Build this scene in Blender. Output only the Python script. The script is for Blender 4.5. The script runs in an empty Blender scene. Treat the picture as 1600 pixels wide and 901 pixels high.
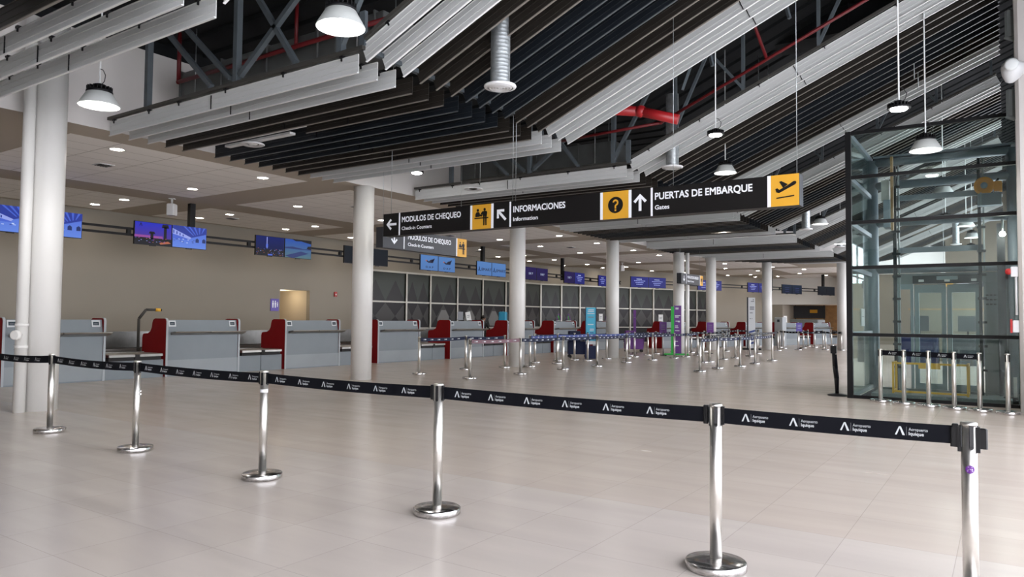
import bpy, math, random
from mathutils import Vector, Matrix
random.seed(7)
PI = math.pi
SC = bpy.context.scene
COL = SC.collection
# ------------------------------------------------------------------ camera, sky, exposure
CF, CYAW, CPITCH, CROLL, CH = 1139.383, 0.594616, 0.0410623, 0.00917996, 1.515145   # focal length in pixels of the 1600x901 frame
_F = Vector((-math.sin(CYAW) * math.cos(CPITCH), math.cos(CYAW) * math.cos(CPITCH), math.sin(CPITCH)))
_R = Vector((math.cos(CYAW), math.sin(CYAW), 0)); _U = _R.cross(_F)
_R2 = _R * math.cos(CROLL) + _U * math.sin(CROLL); _U2 = _U * math.cos(CROLL) - _R * math.sin(CROLL)
cam_d = bpy.data.cameras.new('camera'); cam = bpy.data.objects.new('camera', cam_d); COL.objects.link(cam)
cam_d.sensor_fit = 'HORIZONTAL'; cam_d.sensor_width = 36.0; cam_d.lens = CF / 1600 * 36.0
cam_d.clip_start = 0.05; cam_d.clip_end = 400
cam.matrix_world = Matrix(((_R2.x, _U2.x, -_F.x, 0), (_R2.y, _U2.y, -_F.y, 0), (_R2.z, _U2.z, -_F.z, CH), (0, 0, 0, 1)))
SC.camera = cam
SC.view_settings.view_transform = 'Standard'; SC.view_settings.look = 'None'
SC.view_settings.exposure = 0.0; SC.view_settings.gamma = 1.0; SC.view_settings.use_curve_mapping = False
world = bpy.data.worlds.new('sky'); SC.world = world; world.use_nodes = True
wb = world.node_tree.nodes['Background']
wb.inputs[0].default_value = (0.955, 0.93, 1.0, 1); wb.inputs[1].default_value = 7.6
SC.cycles.use_denoising = True
SC.cycles.max_bounces = 10; SC.cycles.diffuse_bounces = 6; SC.cycles.glossy_bounces = 5
SC.cycles.transparent_max_bounces = 24; SC.cycles.caustics_reflective = False; SC.cycles.caustics_refractive = False
SC.cycles.sample_clamp_indirect = 6.0
LAMP_E, DOWN_E = 190.0, 75.0

# ------------------------------------------------------------------ materials
def mat(name, col, rough=0.5, metal=0.0, spec=0.5, var=0.0, scale=6.0, emit=None, es=0.0, bump=0.0):
    m = bpy.data.materials.new(name); m.use_nodes = True
    nt = m.node_tree; b = nt.nodes['Principled BSDF']
    b.inputs['Base Color'].default_value = (*col, 1); b.inputs['Roughness'].default_value = rough
    b.inputs['Metallic'].default_value = metal; b.inputs['Specular IOR Level'].default_value = spec
    if emit: b.inputs['Emission Color'].default_value = (*emit, 1); b.inputs['Emission Strength'].default_value = es
    if var or bump:
        tc = nt.nodes.new('ShaderNodeTexCoord'); n = nt.nodes.new('ShaderNodeTexNoise')
        n.inputs['Scale'].default_value = scale; n.inputs['Detail'].default_value = 4
        nt.links.new(tc.outputs['Object'], n.inputs['Vector'])
        if var:
            r = nt.nodes.new('ShaderNodeValToRGB')
            r.color_ramp.elements[0].position = .3; r.color_ramp.elements[1].position = .7
            r.color_ramp.elements[0].color = (*[c * (1 - var) for c in col], 1)
            r.color_ramp.elements[1].color = (*[min(1, c * (1 + var)) for c in col], 1)
            nt.links.new(n.outputs['Fac'], r.inputs['Fac']); nt.links.new(r.outputs['Color'], b.inputs['Base Color'])
        if bump:
            bp = nt.nodes.new('ShaderNodeBump'); bp.inputs['Strength'].default_value = bump; bp.inputs['Distance'].default_value = .01
            nt.links.new(n.outputs['Fac'], bp.inputs['Height']); nt.links.new(bp.outputs['Normal'], b.inputs['Normal'])
    return m
M = {}
def dm(key, *a, **k): M[key] = mat(key, *a, **k)
dm('wall_paint', (.27, .243, .20), .75, var=.03, scale=.5)
dm('wall_tan', (.20, .17, .13), .7, var=.05)
dm('white_paint', (.72, .71, .68), .6, var=.03, scale=.6)
dm('soffit_paint', (.44, .39, .325), .8, var=.02, scale=.4)
dm('fascia_paint', (.60, .58, .56), .8, var=.04, scale=.5)
dm('column_white', (.68, .67, .64), .4, var=.02, scale=1.5)
dm('roof_dark', (.010, .011, .012), .8, spec=.15, var=.3, scale=1.5)
dm('slat_grey', (.53, .545, .54), .42, var=.012, scale=2)
dm('slat_grey_lip', (.66, .66, .66), .35)  # all lip tones lightened: the reflection along the lower edge is painted in
dm('slat_brown', (.020, .017, .014), .45, spec=.3, var=.1, scale=2)
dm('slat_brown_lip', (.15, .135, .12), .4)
dm('slat_navy', (.009, .012, .016), .45, spec=.3, var=.1, scale=2)
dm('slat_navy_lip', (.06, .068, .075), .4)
dm('black_metal', (.008, .008, .009), .45, spec=.2)
dm('black_plastic', (.010, .010, .011), .35, spec=.3)
dm('rubber', (.02, .02, .02), .8)
dm('steel_truss', (.075, .09, .10), .5, spec=.3, var=.1)
dm('steel_dark', (.025, .028, .032), .5, spec=.3)
dm('galvanised', (.40, .43, .44), .42, .8, var=.25, scale=12)
dm('duct_grey', (.10, .107, .105), .55, .3, var=.15, scale=3)
dm('red_pipe', (.10, .005, .007), .45, spec=.3)
dm('red_main', (.34, .012, .016), .4)
dm('steel_guard', (.24, .24, .23), .35, .8, var=.1)
dm('wall_cream', (.50, .43, .33), .7)
dm('rail_grey', (.05, .048, .043), .5, spec=.3)
dm('chrome', (.74, .72, .68), .36, 1.0, var=.05, scale=14)
dm('chrome_scuffed', (.62, .61, .605), .20, 1.0, var=.25, scale=40)
dm('steel', (.55, .54, .52), .32, 1.0, var=.08, scale=10)
dm('steel_dull', (.36, .35, .33), .42, 1.0, var=.1, scale=4)
dm('belt_black', (.0045, .005, .008), .7, spec=.12)
dm('belt_navy', (.008, .013, .04), .6, spec=.2)
dm('belt_blue', (.022, .05, .24), .55)
dm('belt_maroon', (.16, .075, .095), .55)
dm('print_white', (.55, .58, .60), .5)
dm('print_grey', (.20, .21, .23), .5)
dm('counter_grey', (.20, .23, .25), .45, var=.03, scale=2)
dm('counter_kick', (.27, .30, .315), .4, var=.04, scale=2)
dm('counter_trim', (.38, .41, .43), .4)
dm('counter_red', (.21, .007, .009), .6, spec=.15, var=.05, scale=3)
dm('display_frame', (.60, .63, .64), .4)
dm('display_dark', (.05, .07, .085), .2)
dm('sign_black', (.010, .009, .009), .4, spec=.2)
dm('sign_grey', (.035, .037, .043), .4, spec=.3)
dm('sign_white', (.78, .80, .84), .5, emit=(.8, .85, .9), es=.10)
dm('sign_yellow', (.70, .36, .025), .5)
dm('shade_white', (.42, .44, .43), .45)
dm('lens', (.9, .9, .9), .3, emit=(1, .96, .90), es=LAMP_E)
dm('downlight_lens', (.9, .9, .9), .3, emit=(1, .90, .78), es=DOWN_E)
dm('teal_white', (.70, .73, .73), .5)
dm('fence_yellow', (.80, .44, .04), .45)
dm('machine_orange', (.80, .33, .02), .45)
dm('shaft_blue', (.20, .235, .275), .45, var=.05, scale=4)
dm('door_frame', (.25, .31, .33), .4, .1)
dm('shaft_grey', (.19, .215, .22), .5, .1, var=.06)
dm('pit_dark', (.05, .05, .055), .7, var=.2)
dm('wood', (.34, .20, .085), .5, var=.25, scale=2.5)
dm('wood_light', (.55, .40, .22), .5, var=.12, scale=2)
dm('window_frame', (.50, .49, .44), .4, .2)
dm('film_green', (.048, .056, .050), .35, spec=.2)
dm('film_mid', (.030, .030, .031), .35, spec=.2)
dm('film_light', (.055, .053, .052), .35, spec=.2)
dm('film_dark', (.017, .016, .017), .35, spec=.2)
dm('film_white', (.17, .17, .165), .35, spec=.2)
dm('banner_blue', (.05, .42, .62), .5)
dm('banner_purple', (.13, .03, .22), .5)
dm('banner_white', (.62, .64, .66), .5)
dm('green', (.02, .42, .05), .5)
dm('cart_navy', (.007, .012, .05), .5, spec=.25)
dm('cart_blue', (.02, .05, .22), .45)
dm('cyan_plastic', (.015, .26, .42), .4)
dm('skin', (.42, .25, .17), .6)
dm('hair', (.012, .009, .008), .5)
dm('cloth_white', (.62, .62, .60), .8)
dm('cloth_red', (.22, .012, .015), .8)
dm('cloth_dark', (.02, .02, .025), .8)
dm('paper', (.70, .71, .70), .7)
dm('sticker_purple', (.10, .012, .20), .4)
dm('alarm_red', (.42, .015, .015), .4)
dm('box_white', (.66, .67, .68), .45)
dm('sign_violet', (.11, .08, .33), .5, emit=(.11, .08, .40), es=.2)

def scr(name, top, bot, es=.8):
    """picture shown on a display: colours run down the screen"""
    m = bpy.data.materials.new(name); m.use_nodes = True; nt = m.node_tree; b = nt.nodes['Principled BSDF']
    tc = nt.nodes.new('ShaderNodeTexCoord'); sp = nt.nodes.new('ShaderNodeSeparateXYZ'); r = nt.nodes.new('ShaderNodeValToRGB')
    nt.links.new(tc.outputs['Generated'], sp.inputs[0]); nt.links.new(sp.outputs['Y'], r.inputs['Fac'])
    r.color_ramp.elements[0].color = (*bot, 1); r.color_ramp.elements[1].color = (*top, 1)
    b.inputs['Base Color'].default_value = (.01, .01, .012, 1); b.inputs['Roughness'].default_value = .25
    b.inputs['Specular IOR Level'].default_value = .05; nt.links.new(r.outputs['Color'], b.inputs['Emission Color']); b.inputs['Emission Strength'].default_value = es
    M[name] = m
def glow(name, col, es=1.0): dm(name, (.01, .01, .01), .3, spec=.15, emit=col, es=es)
scr('scr_dusk', (.025, .04, .62), (.12, .05, .22)); scr('scr_hall', (.10, .18, .80), (.16, .30, .92))
scr('scr_night', (.01, .02, .16), (.012, .016, .05)); scr('scr_beach', (.03, .10, .48), (.10, .20, .24))
scr('scr_light', (.11, .26, .60), (.09, .22, .54)); scr('scr_violet', (.020, .012, .10), (.014, .008, .07))
scr('scr_blue', (.022, .027, .24), (.018, .022, .19)); scr('scr_off', (.008, .013, .018), (.004, .006, .010))
scr('scr_teal', (.010, .024, .055), (.006, .012, .03))
glow('px_dark', (.004, .006, .03)); glow('px_black', (.002, .002, .006)); glow('px_white', (.62, .72, .95)); glow('px_soft', (.30, .36, .80))
glow('px_orange', (.42, .12, .06)); glow('px_deep', (.02, .04, .30)); glow('px_mid', (.06, .12, .60)); glow('px_pink', (.28, .06, .30)); glow('px_ink', (.015, .03, .14))

def glass_mat(name, tint, refl=0.1):
    m = bpy.data.materials.new(name); m.use_nodes = True; nt = m.node_tree
    nt.nodes.remove(nt.nodes['Principled BSDF']); out = nt.nodes['Material Output']
    t = nt.nodes.new('ShaderNodeBsdfTransparent'); t.inputs[0].default_value = (*tint, 1)
    g = nt.nodes.new('ShaderNodeBsdfGlossy'); g.inputs[0].default_value = (.9, .95, .95, 1); g.inputs[1].default_value = .02
    lw = nt.nodes.new('ShaderNodeLayerWeight'); lw.inputs[0].default_value = .5
    pw = nt.nodes.new('ShaderNodeMath'); pw.operation = 'POWER'; pw.inputs[1].default_value = 4.5; nt.links.new(lw.outputs['Facing'], pw.inputs[0])
    f = nt.nodes.new('ShaderNodeMath'); f.operation = 'MULTIPLY_ADD'; f.inputs[1].default_value = .9; f.inputs[2].default_value = .035; nt.links.new(pw.outputs[0], f.inputs[0])
    mx = nt.nodes.new('ShaderNodeMixShader'); nt.links.new(f.outputs[0], mx.inputs[0])
    nt.links.new(t.outputs[0], mx.inputs[1]); nt.links.new(g.outputs[0], mx.inputs[2]); nt.links.new(mx.outputs[0], out.inputs[0])
    M[name] = m
glass_mat('glass', (.88, .945, .93)); glass_mat('glass_clear', (.93, .96, .96))

def floor_mat():
    m = bpy.data.materials.new('floor_tile'); m.use_nodes = True; nt = m.node_tree; b = nt.nodes['Principled BSDF']
    L = nt.links; tc = nt.nodes.new('ShaderNodeTexCoord'); mp = nt.nodes.new('ShaderNodeMapping')
    P = .672
    mp.inputs['Location'].default_value = (.285 + P * 40, -5.605 + P * 40, 0); L.new(tc.outputs['Object'], mp.inputs[0])
    br = nt.nodes.new('ShaderNodeTexBrick'); br.offset = 0; br.squash = 1
    br.inputs['Scale'].default_value = 1; br.inputs['Brick Width'].default_value = P; br.inputs['Row Height'].default_value = P
    br.inputs['Mortar Size'].default_value = .0024; br.inputs['Mortar Smooth'].default_value = .2; br.inputs['Bias'].default_value = 0
    br.inputs['Color1'].default_value = (.555, .500, .455, 1); br.inputs['Color2'].default_value = (.580, .526, .482, 1)
    br.inputs['Mortar'].default_value = (.43, .39, .355, 1); L.new(mp.outputs[0], br.inputs[0])
    n = nt.nodes.new('ShaderNodeTexNoise'); n.inputs['Scale'].default_value = 1.1; n.inputs['Detail'].default_value = 6
    st = nt.nodes.new('ShaderNodeMapping'); st.inputs['Scale'].default_value = (.6, 3.5, 1); L.new(tc.outputs['Object'], st.inputs[0]); L.new(st.outputs[0], n.inputs[0])
    mx = nt.nodes.new('ShaderNodeMixRGB'); mx.blend_type = 'MULTIPLY'; mx.inputs[0].default_value = .35
    r = nt.nodes.new('ShaderNodeValToRGB'); r.color_ramp.elements[0].color = (.80, .80, .80, 1); r.color_ramp.elements[0].position = .3; r.color_ramp.elements[1].position = .7
    L.new(n.outputs['Fac'], r.inputs[0]); L.new(br.outputs['Color'], mx.inputs[1]); L.new(r.outputs[0], mx.inputs[2])
    # the tiles past one joint line are tinted slightly darker
    sx = nt.nodes.new('ShaderNodeSeparateXYZ'); L.new(tc.outputs['Object'], sx.inputs[0])
    gt = nt.nodes.new('ShaderNodeMath'); gt.operation = 'GREATER_THAN'; gt.inputs[1].default_value = 5.605; L.new(sx.outputs['Y'], gt.inputs[0])
    dk = nt.nodes.new('ShaderNodeMixRGB'); dk.blend_type = 'MULTIPLY'; dk.inputs[2].default_value = (.97, .94, .905, 1); L.new(gt.outputs[0], dk.inputs[0]); L.new(mx.outputs[0], dk.inputs[1])
    L.new(dk.outputs[0], b.inputs['Base Color'])
    rr = nt.nodes.new('ShaderNodeMapRange'); rr.inputs['To Min'].default_value = .20; rr.inputs['To Max'].default_value = .30
    L.new(n.outputs['Fac'], rr.inputs[0]); L.new(rr.outputs[0], b.inputs['Roughness'])
    b.inputs['Specular IOR Level'].default_value = .55
    bp = nt.nodes.new('ShaderNodeBump'); bp.inputs['Strength'].default_value = .25; bp.inputs['Distance'].default_value = .002; bp.invert = True
    L.new(br.outputs['Fac'], bp.inputs['Height']); L.new(bp.outputs[0], b.inputs['Normal'])
    M['floor_tile'] = m
floor_mat()
def grid_mat(name, c1, c2, line, w, h, loc=(0, 0, 0), ms=.004):
    m = bpy.data.materials.new(name); m.use_nodes = True; nt = m.node_tree; b = nt.nodes['Principled BSDF']; L = nt.links
    tc = nt.nodes.new('ShaderNodeTexCoord'); mp = nt.nodes.new('ShaderNodeMapping'); mp.inputs['Location'].default_value = loc
    br = nt.nodes.new('ShaderNodeTexBrick'); br.offset = 0; br.inputs['Scale'].default_value = 1
    br.inputs['Brick Width'].default_value = w; br.inputs['Row Height'].default_value = h; br.inputs['Mortar Size'].default_value = ms
    br.inputs['Color1'].default_value = (*c1, 1); br.inputs['Color2'].default_value = (*c2, 1); br.inputs['Mortar'].default_value = (*line, 1)
    L.new(tc.outputs['Object'], mp.inputs[0]); L.new(mp.outputs[0], br.inputs[0]); L.new(br.outputs['Color'], b.inputs['Base Color'])
    b.inputs['Roughness'].default_value = .8; M[name] = m
grid_mat('ceiling_tile', (.90, .88, .85), (.92, .90, .87), (.52, .50, .47), .61, 1.22, (60, 60, 0), .010)

# ------------------------------------------------------------------ mesh helper
class MB:
    def __init__(s): s.v = []; s.f = []; s.m = []; s.mats = []; s.sm = []
    def mi(s, m):
        if m not in s.mats: s.mats.append(m)
        return s.mats.index(m)
    def add(s, vs, fs, m, T=None, smooth=False):
        b = len(s.v); i = s.mi(m)
        s.v += [tuple(T @ Vector(v)) if T else tuple(v) for v in vs]
        for f in fs: s.f.append([b + k for k in f]); s.m.append(i); s.sm.append(smooth)
        return s
    def box(s, x0, x1, y0, y1, z0, z1, m, T=None):
        v = [(x, y, z) for x in (x0, x1) for y in (y0, y1) for z in (z0, z1)]
        return s.add(v, [(0, 1, 3, 2), (4, 6, 7, 5), (0, 4, 5, 1), (2, 3, 7, 6), (0, 2, 6, 4), (1, 5, 7, 3)], m, T)
    def cbox(s, x0, x1, y0, y1, z0, z1, m, c=.008, T=None):
        """box with chamfered vertical and top edges"""
        lo, hi = [], []
        pts = [(x0 + c, y0), (x1 - c, y0), (x1, y0 + c), (x1, y1 - c), (x1 - c, y1), (x0 + c, y1), (x0, y1 - c), (x0, y0 + c)]
        cx, cy = (x0 + x1) / 2, (y0 + y1) / 2
        ins = [(p[0] + (c if p[0] < cx else -c), p[1] + (c if p[1] < cy else -c)) for p in pts]
        v = [(*p, z0) for p in pts] + [(*p, z1 - c) for p in pts] + [(*p, z1) for p in ins]
        f = [tuple(range(7, -1, -1)), tuple(range(16, 24))]
        for a in (0, 8):
            for i in range(8): f.append((a + i, a + (i + 1) % 8, a + 8 + (i + 1) % 8, a + 8 + i))
        return s.add(v, f, m, T)
    def lathe(s, prof, m, n=24, T=None, smooth=True, cap=True):
        v = []; f = []
        for r, z in prof:
            for k in range(n): v.append((r * math.cos(2 * PI * k / n), r * math.sin(2 * PI * k / n), z))
        for j in range(len(prof) - 1):
            for k in range(n): f.append((j * n + k, j * n + (k + 1) % n, (j + 1) * n + (k + 1) % n, (j + 1) * n + k))
        s.add(v, f, m, T, smooth)
        if cap:
            b = len(s.v) - len(v); i = s.mi(m)
            if prof[0][0] > 1e-4: s.f.append([b + k for k in range(n - 1, -1, -1)]); s.m.append(i); s.sm.append(False)
            if prof[-1][0] > 1e-4: s.f.append([b + (len(prof) - 1) * n + k for k in range(n)]); s.m.append(i); s.sm.append(False)
        return s
    def rod(s, a, b, r, m, n=10, smooth=True, T=None):
        a, b = Vector(a), Vector(b); d = b - a
        R = d.to_track_quat('Z', 'Y').to_matrix().to_4x4(); R.translation = a
        return s.lathe([(r, 0), (r, d.length)], m, n, T @ R if T else R, smooth)
    def bar(s, a, b, w, h, m):
        a, b = Vector(a), Vector(b); d = b - a
        R = d.to_track_quat('Z', 'Y').to_matrix().to_4x4(); R.translation = a
        return s.box(-w / 2, w / 2, -h / 2, h / 2, 0, d.length, m, R)
    def tube(s, pts, r, m, n=8):
        for a, b in zip(pts[:-1], pts[1:]): s.rod(a, b, r, m, n)
        return s
    def prism(s, pts, d0, d1, m, T=None):
        """polygon in local xy, extruded along local z"""
        n = len(pts); v = [(*p, d0) for p in pts] + [(*p, d1) for p in pts]
        f = [tuple(range(n - 1, -1, -1)), tuple(range(n, 2 * n))] + [(i, (i + 1) % n, n + (i + 1) % n, n + i) for i in range(n)]
        return s.add(v, f, m, T)
    def build(s, name, parent=None, loc=None, rotz=0.0):
        me = bpy.data.meshes.new(name); me.from_pydata(s.v, [], s.f)
        for m in s.mats: me.materials.append(M[m])
        me.polygons.foreach_set('material_index', s.m); me.polygons.foreach_set('use_smooth', s.sm); me.update()
        o = bpy.data.objects.new(name, me); COL.objects.link(o)
        if parent: o.parent = parent
        if loc: o.location = loc
        if rotz: o.rotation_euler.z = rotz
        return o
def tag(o, label, cat, group=None):
    o['label'] = label; o['category'] = cat
    if group: o['group'] = group
    return o
def thing(name, label, cat, loc=(0, 0, 0), rotz=0.0, group=None):
    o = bpy.data.objects.new(name, None); COL.objects.link(o); o.location = loc; o.rotation_euler.z = rotz
    o.empty_display_size = .1
    return tag(o, label, cat, group)
def struct(o): o['kind'] = 'structure'; return o
KIDS = {}
def kids(o):
    return [c for c in COL.objects if c.parent == o]
def snapshot(o):
    """the parts (and sub-parts) of a thing, as a tree for quick copying"""
    return [(c, snapshot(c)) for c in kids(o)]
def dup(root, tree, loc, rotz=0.0, label=None, scale=None):
    r = root.copy(); COL.objects.link(r); r.location = loc; r.rotation_euler.z = rotz
    if label: r['label'] = label
    if scale: r.scale = scale
    def rec(tr, par):
        for c, sub in tr:
            k = c.copy(); COL.objects.link(k); k.parent = par; rec(sub, k)
    rec(tree, r); return r
ORD = ['first', 'second', 'third', 'fourth', 'fifth', 'sixth', 'seventh', 'eighth', 'ninth', 'tenth', 'eleventh', 'twelfth', 'thirteenth', 'fourteenth', 'fifteenth', 'sixteenth', 'seventeenth', 'eighteenth']
TXT = {}
def text_geo(s, bold=0.0, align='LEFT'):
    """text as flat polygons, cap height about .7 of the size, in local xy"""
    k = (s, bold, align)
    if k not in TXT:
        cu = bpy.data.curves.new('t', 'FONT'); cu.body = s; cu.offset = bold; cu.align_x = align; cu.resolution_u = 3; cu.fill_mode = 'FRONT'
        o = bpy.data.objects.new('t', cu); COL.objects.link(o); bpy.context.view_layer.update()
        me = o.to_mesh(); TXT[k] = ([tuple(v.co) for v in me.vertices], [tuple(p.vertices) for p in me.polygons])
        o.to_mesh_clear(); bpy.data.objects.remove(o); bpy.data.curves.remove(cu)
    return TXT[k]
def frame_T(origin, right, up):
    """matrix that takes local x to right, y to up, z to the outward normal"""
    r, u = Vector(right).normalized(), Vector(up).normalized(); n = r.cross(u)
    T = Matrix((r, u, n)).transposed().to_4x4(); T.translation = Vector(origin); return T
def add_text(mb, s, T, x, y, cap, m, bold=.02, z=.002, width=None):
    vs, fs = text_geo(s, 0.0); k = cap / .69; kx = k
    if width:
        w = max(v[0] for v in vs) - min(v[0] for v in vs); kx = width / w
    x0 = min(v[0] for v in vs)
    for i, (dx, dy) in enumerate(((0, 0), (bold, 0), (bold, bold), (0, bold)) if bold else ((0, 0),)):   # thickened strokes
        mb.add([((v[0] - x0 + dx) * kx + x, (v[1] + dy) * k + y, z + .0002 * i) for v in vs], fs, m, T)
def disc(x, y, r, n=20): return [(x + r * math.cos(2 * PI * k / n), y + r * math.sin(2 * PI * k / n)) for k in range(n)]

# ------------------------------------------------------------------ room shell
ZC = 4.72                      # plaster ceiling over the counters
XW, XF = -23.0, -12.9          # counter hall wall, edge of the plaster ceiling
X_BEND, X_END, Z_SLAT, SLOPE = -6.72, 0.0, 4.59, .427
SX0, SZ0 = -6.57, 4.70         # lower corner where the sloped slats start
HX0, HX1, HY0, HY1 = -2.50, 0.24, 15.95, 18.85     # lift pit
W2 = lambda t: (-23.0 + .375 * t, 37.0 + .927 * t)  # the wall turns here
fl = MB()
for x0, x1, y0, y1 in ((-40, HX0, -12, 80), (HX1, 2.5, -12, 80), (HX0, HX1, -12, HY0), (HX0, HX1, HY1, 80)):
    fl.add([(x0, y0, 0), (x1, y0, 0), (x1, y1, 0), (x0, y1, 0)], [(0, 1, 2, 3)], 'floor_tile')
struct(fl.build('floor'))
pit = MB(); e = .5
pit.add([(HX0, HY0, -e), (HX1, HY0, -e), (HX1, HY1, -e), (HX0, HY1, -e)], [(0, 1, 2, 3)], 'pit_dark')
for a, b in (((HX0, HY0), (HX1, HY0)), ((HX1, HY0), (HX1, HY1)), ((HX1, HY1), (HX0, HY1)), ((HX0, HY1), (HX0, HY0))):
    pit.add([(*a, -e), (*b, -e), (*b, 0), (*a, 0)], [(0, 1, 2, 3)], 'pit_dark')
struct(pit.build('floor_pit'))
# wall behind the counters with the washroom passage
DY0, DY1, DZ = 18.15, 19.6, 2.55
wl = MB()
wl.box(XW - .2, XW, -12, DY0, 0, ZC + .1, 'wall_paint'); wl.box(XW - .2, XW, DY1, 22.45, 0, ZC + .1, 'wall_paint')
wl.box(XW - .2, XW, DY0, DY1, DZ, ZC + .1, 'wall_paint'); wl.box(XW - .2, XW, 22.45, 37.05, 3.62, ZC + .1, 'wall_paint')
struct(wl.build('wall_left'))
al = MB()
al.box(XW - 2.2, XW - 2.1, DY0 - .1, DY1 + .4, 0, DZ, 'wall_cream'); al.box(XW - 2.2, XW - .2, DY0 - .1, DY0, 0, DZ, 'wall_cream')
al.box(XW - 2.2, XW - .2, DY1, DY1 + .1, 0, DZ, 'wall_cream'); al.box(XW - 2.2, XW - .2, DY0, DY1, DZ, DZ + .05, 'white_paint')
struct(al.build('wall_passage'))
# second stretch of wall, turned, blank past the glazing
d2 = Vector((.375, .927, 0)); n2 = Vector((.927, -.375, 0))
T2 = frame_T((-23.0, 37.0, 0), d2, (0, 0, 1))
w2 = MB(); w2.box(14.9, 21.4, 0, ZC + .1, -.2, 0, 'wall_paint', T2); w2.box(0, 14.9, 3.62, ZC + .1, -.2, 0, 'wall_paint', T2)
struct(w2.build('wall_back'))
# far end: a deep opening under a plain header
ew = MB()
ew.box(-15.2, -9.2, 57.0, 57.3, 2.75, ZC + .1, 'white_paint'); ew.box(-15.2, -13.9, 57.0, 60.5, 0, 2.75, 'wall_paint')
ew.box(-9.2, 2.5, 55.0, 57.3, 0, 12, 'wall_tan'); ew.box(-13.9, -9.2, 57.3, 60.5, 2.75, 2.85, 'soffit_paint')
ew.box(-13.9, -9.2, 60.5, 60.7, 0, 2.75, 'wood')
struct(ew.build('wall_end'))
# plaster ceiling over the counters, its edge turning with the columns
edge = [(XF, -12), (XF, 37.0), (-7.0, 43.5), (-3.0, 55.5)]
ce = MB()
poly = edge + [(-3.0, 60.5), (-40, 60.5), (-40, -12)]
ce.add([(x, y, ZC) for x, y in poly], [tuple(range(len(poly)))[::-1]], 'soffit_paint')
ceil = struct(ce.build('ceiling'))
tf = MB()
for k in range(-1, 8):
    y0 = 6.2 + 6.65 * k; y1 = y0 + 5.3
    sh = 0 if y1 < 36 else .42 * (y1 - 36)
    for x0, x1 in ((-18.35, -13.65), (-22.75, -19.55)):
        tf.add([(x0 + sh, y0, ZC - .004), (x0 + sh, y1, ZC - .004), (x1 + sh, y1, ZC - .004), (x1 + sh, y0, ZC - .004)], [(0, 1, 2, 3)], 'ceiling_tile')
struct(tf.build('ceiling_tiles', ceil))
fa = MB()
for (x0, y0), (x1, y1) in zip(edge[:-1], edge[1:]):
    fa.add([(x0, y0, ZC), (x1, y1, ZC), (x1, y1, 6.33), (x0, y0, 6.33)], [(0, 1, 2, 3)], 'fascia_paint'); fa.add([(x0, y0, 6.33), (x1, y1, 6.33), (x1, y1, 6.8), (x0, y0, 6.8)], [(0, 1, 2, 3)], 'roof_dark')
struct(fa.build('wall_bulkhead'))
# dark roof deck, level over the flat slats, then rising with the sloped ones; ribbed
rf = MB()
def roof_z(x): return 6.55 if x < -7.5 else 6.55 + (x + 7.5) * SLOPE
prev = None
y = -12.0
while y < 58:
    for (dy, dz) in ((0, 0), (.22, 0), (.25, .06), (.37, .06), (.40, 0)):
        cur = [(x, y + dy, roof_z(x) + dz) for x in (-13.0, -7.5, 2.5)]
        if prev: rf.add(prev + cur, [(0, 1, 4, 3), (1, 2, 5, 4)], 'roof_dark')
        prev = cur
    y += .62
struct(rf.build('ceiling_roof_deck'))
# glazed front on the right with slim posts, sky outside
for k, y0 in enumerate(range(-11, 55, 6)):
    w = MB(); zt = 6.3
    w.box(2.3, 2.42, y0, y0 + .1, 0, zt, 'steel_dark')
    for z in (0.0, 2.1, 4.2, zt - .1): w.box(2.3, 2.42, y0 + .1, y0 + 6, z, z + .08, 'steel_dark')
    w.add([(2.36, y0, 0), (2.36, y0 + 6, 0), (2.36, y0 + 6, zt), (2.36, y0, zt)], [(0, 1, 2, 3)], 'glass_clear')
    if y0 == 13:
        w = MB(); w.box(2.3, 2.42, y0, y0 + 6, 0, zt, 'fascia_paint')
    struct(w.build('window_%d' % (k + 1) if y0 != 13 else 'wall_pier_bay'))
wb_ = MB(); wb_.box(-23, 2.5, -12.2, -12, 0, 12, 'white_paint')
struct(wb_.build('wall_front'))
wr = MB(); wr.box(2.27, 2.5, -12, 58, 6.3, 12, 'roof_dark'); struct(wr.build('wall_right'))
# ------------------------------------------------------------------ round columns
def column(x, y, label, zt, pipe=False, r=.25):
    t = thing('round_column', label, 'column', (x, y, 0), group='white columns along the check-in hall')
    MB().lathe([(r, 0), (r, zt)], 'column_white', 40).build('shaft', t)
    if pipe:
        px, py = .10, -.33
        p = MB(); p.lathe([(.085, 0), (.085, zt)], 'column_white', 20, Matrix.Translation((px, py, 0)))
        for z in (.98, 1.32): p.lathe([(.093, z), (.093, z + .05)], 'column_white', 20, Matrix.Translation((px, py, 0)))
        o = p.build('downpipe', t)
        T = frame_T((px + .02, py - .06, 1.19), (.82, .56, 0), (0, 0, 1))
        MB().lathe([(.075, 0), (.075, .07), (.06, .085)], 'column_white', 24, T).build('access_cap', o)
        bx = MB(); bx.box(-.36, -.25, -.12, .12, 0, ZC, 'fascia_paint'); bx.build('casing', t)
    return t
for i, (x, y, zt, lab) in enumerate((
    (-12.72, 5.45, 6.2, 'white round column with a downpipe, nearest of the row at the left'),
    (-13.05, 12.75, ZC, 'white round column beside the second check-in counter bank, second of the row'),
    (-12.79, 19.21, ZC, 'white round column standing under the hanging sign, third of the row'),
    (-12.80, 26.0, ZC, 'white round column beside the light blue banner, fourth of the row'),
    (-12.4, 32.0, ZC, 'white round column beside the purple and green banner, fifth of the row'),
    (-12.45, 36.6, ZC, 'white round column right of the purple and green banner, sixth of the row'),
    (-10.45, 39.6, ZC, 'white round column right of the white totem, seventh of the row'),
    (-7.2, 42.1, ZC, 'pale column half hidden by the black corner of the glass shaft'))):
    column(x, y, lab, zt, i == 0)
p = MB(); p.lathe([(.09, 0), (.09, ZC)], 'column_white', 20)
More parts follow.
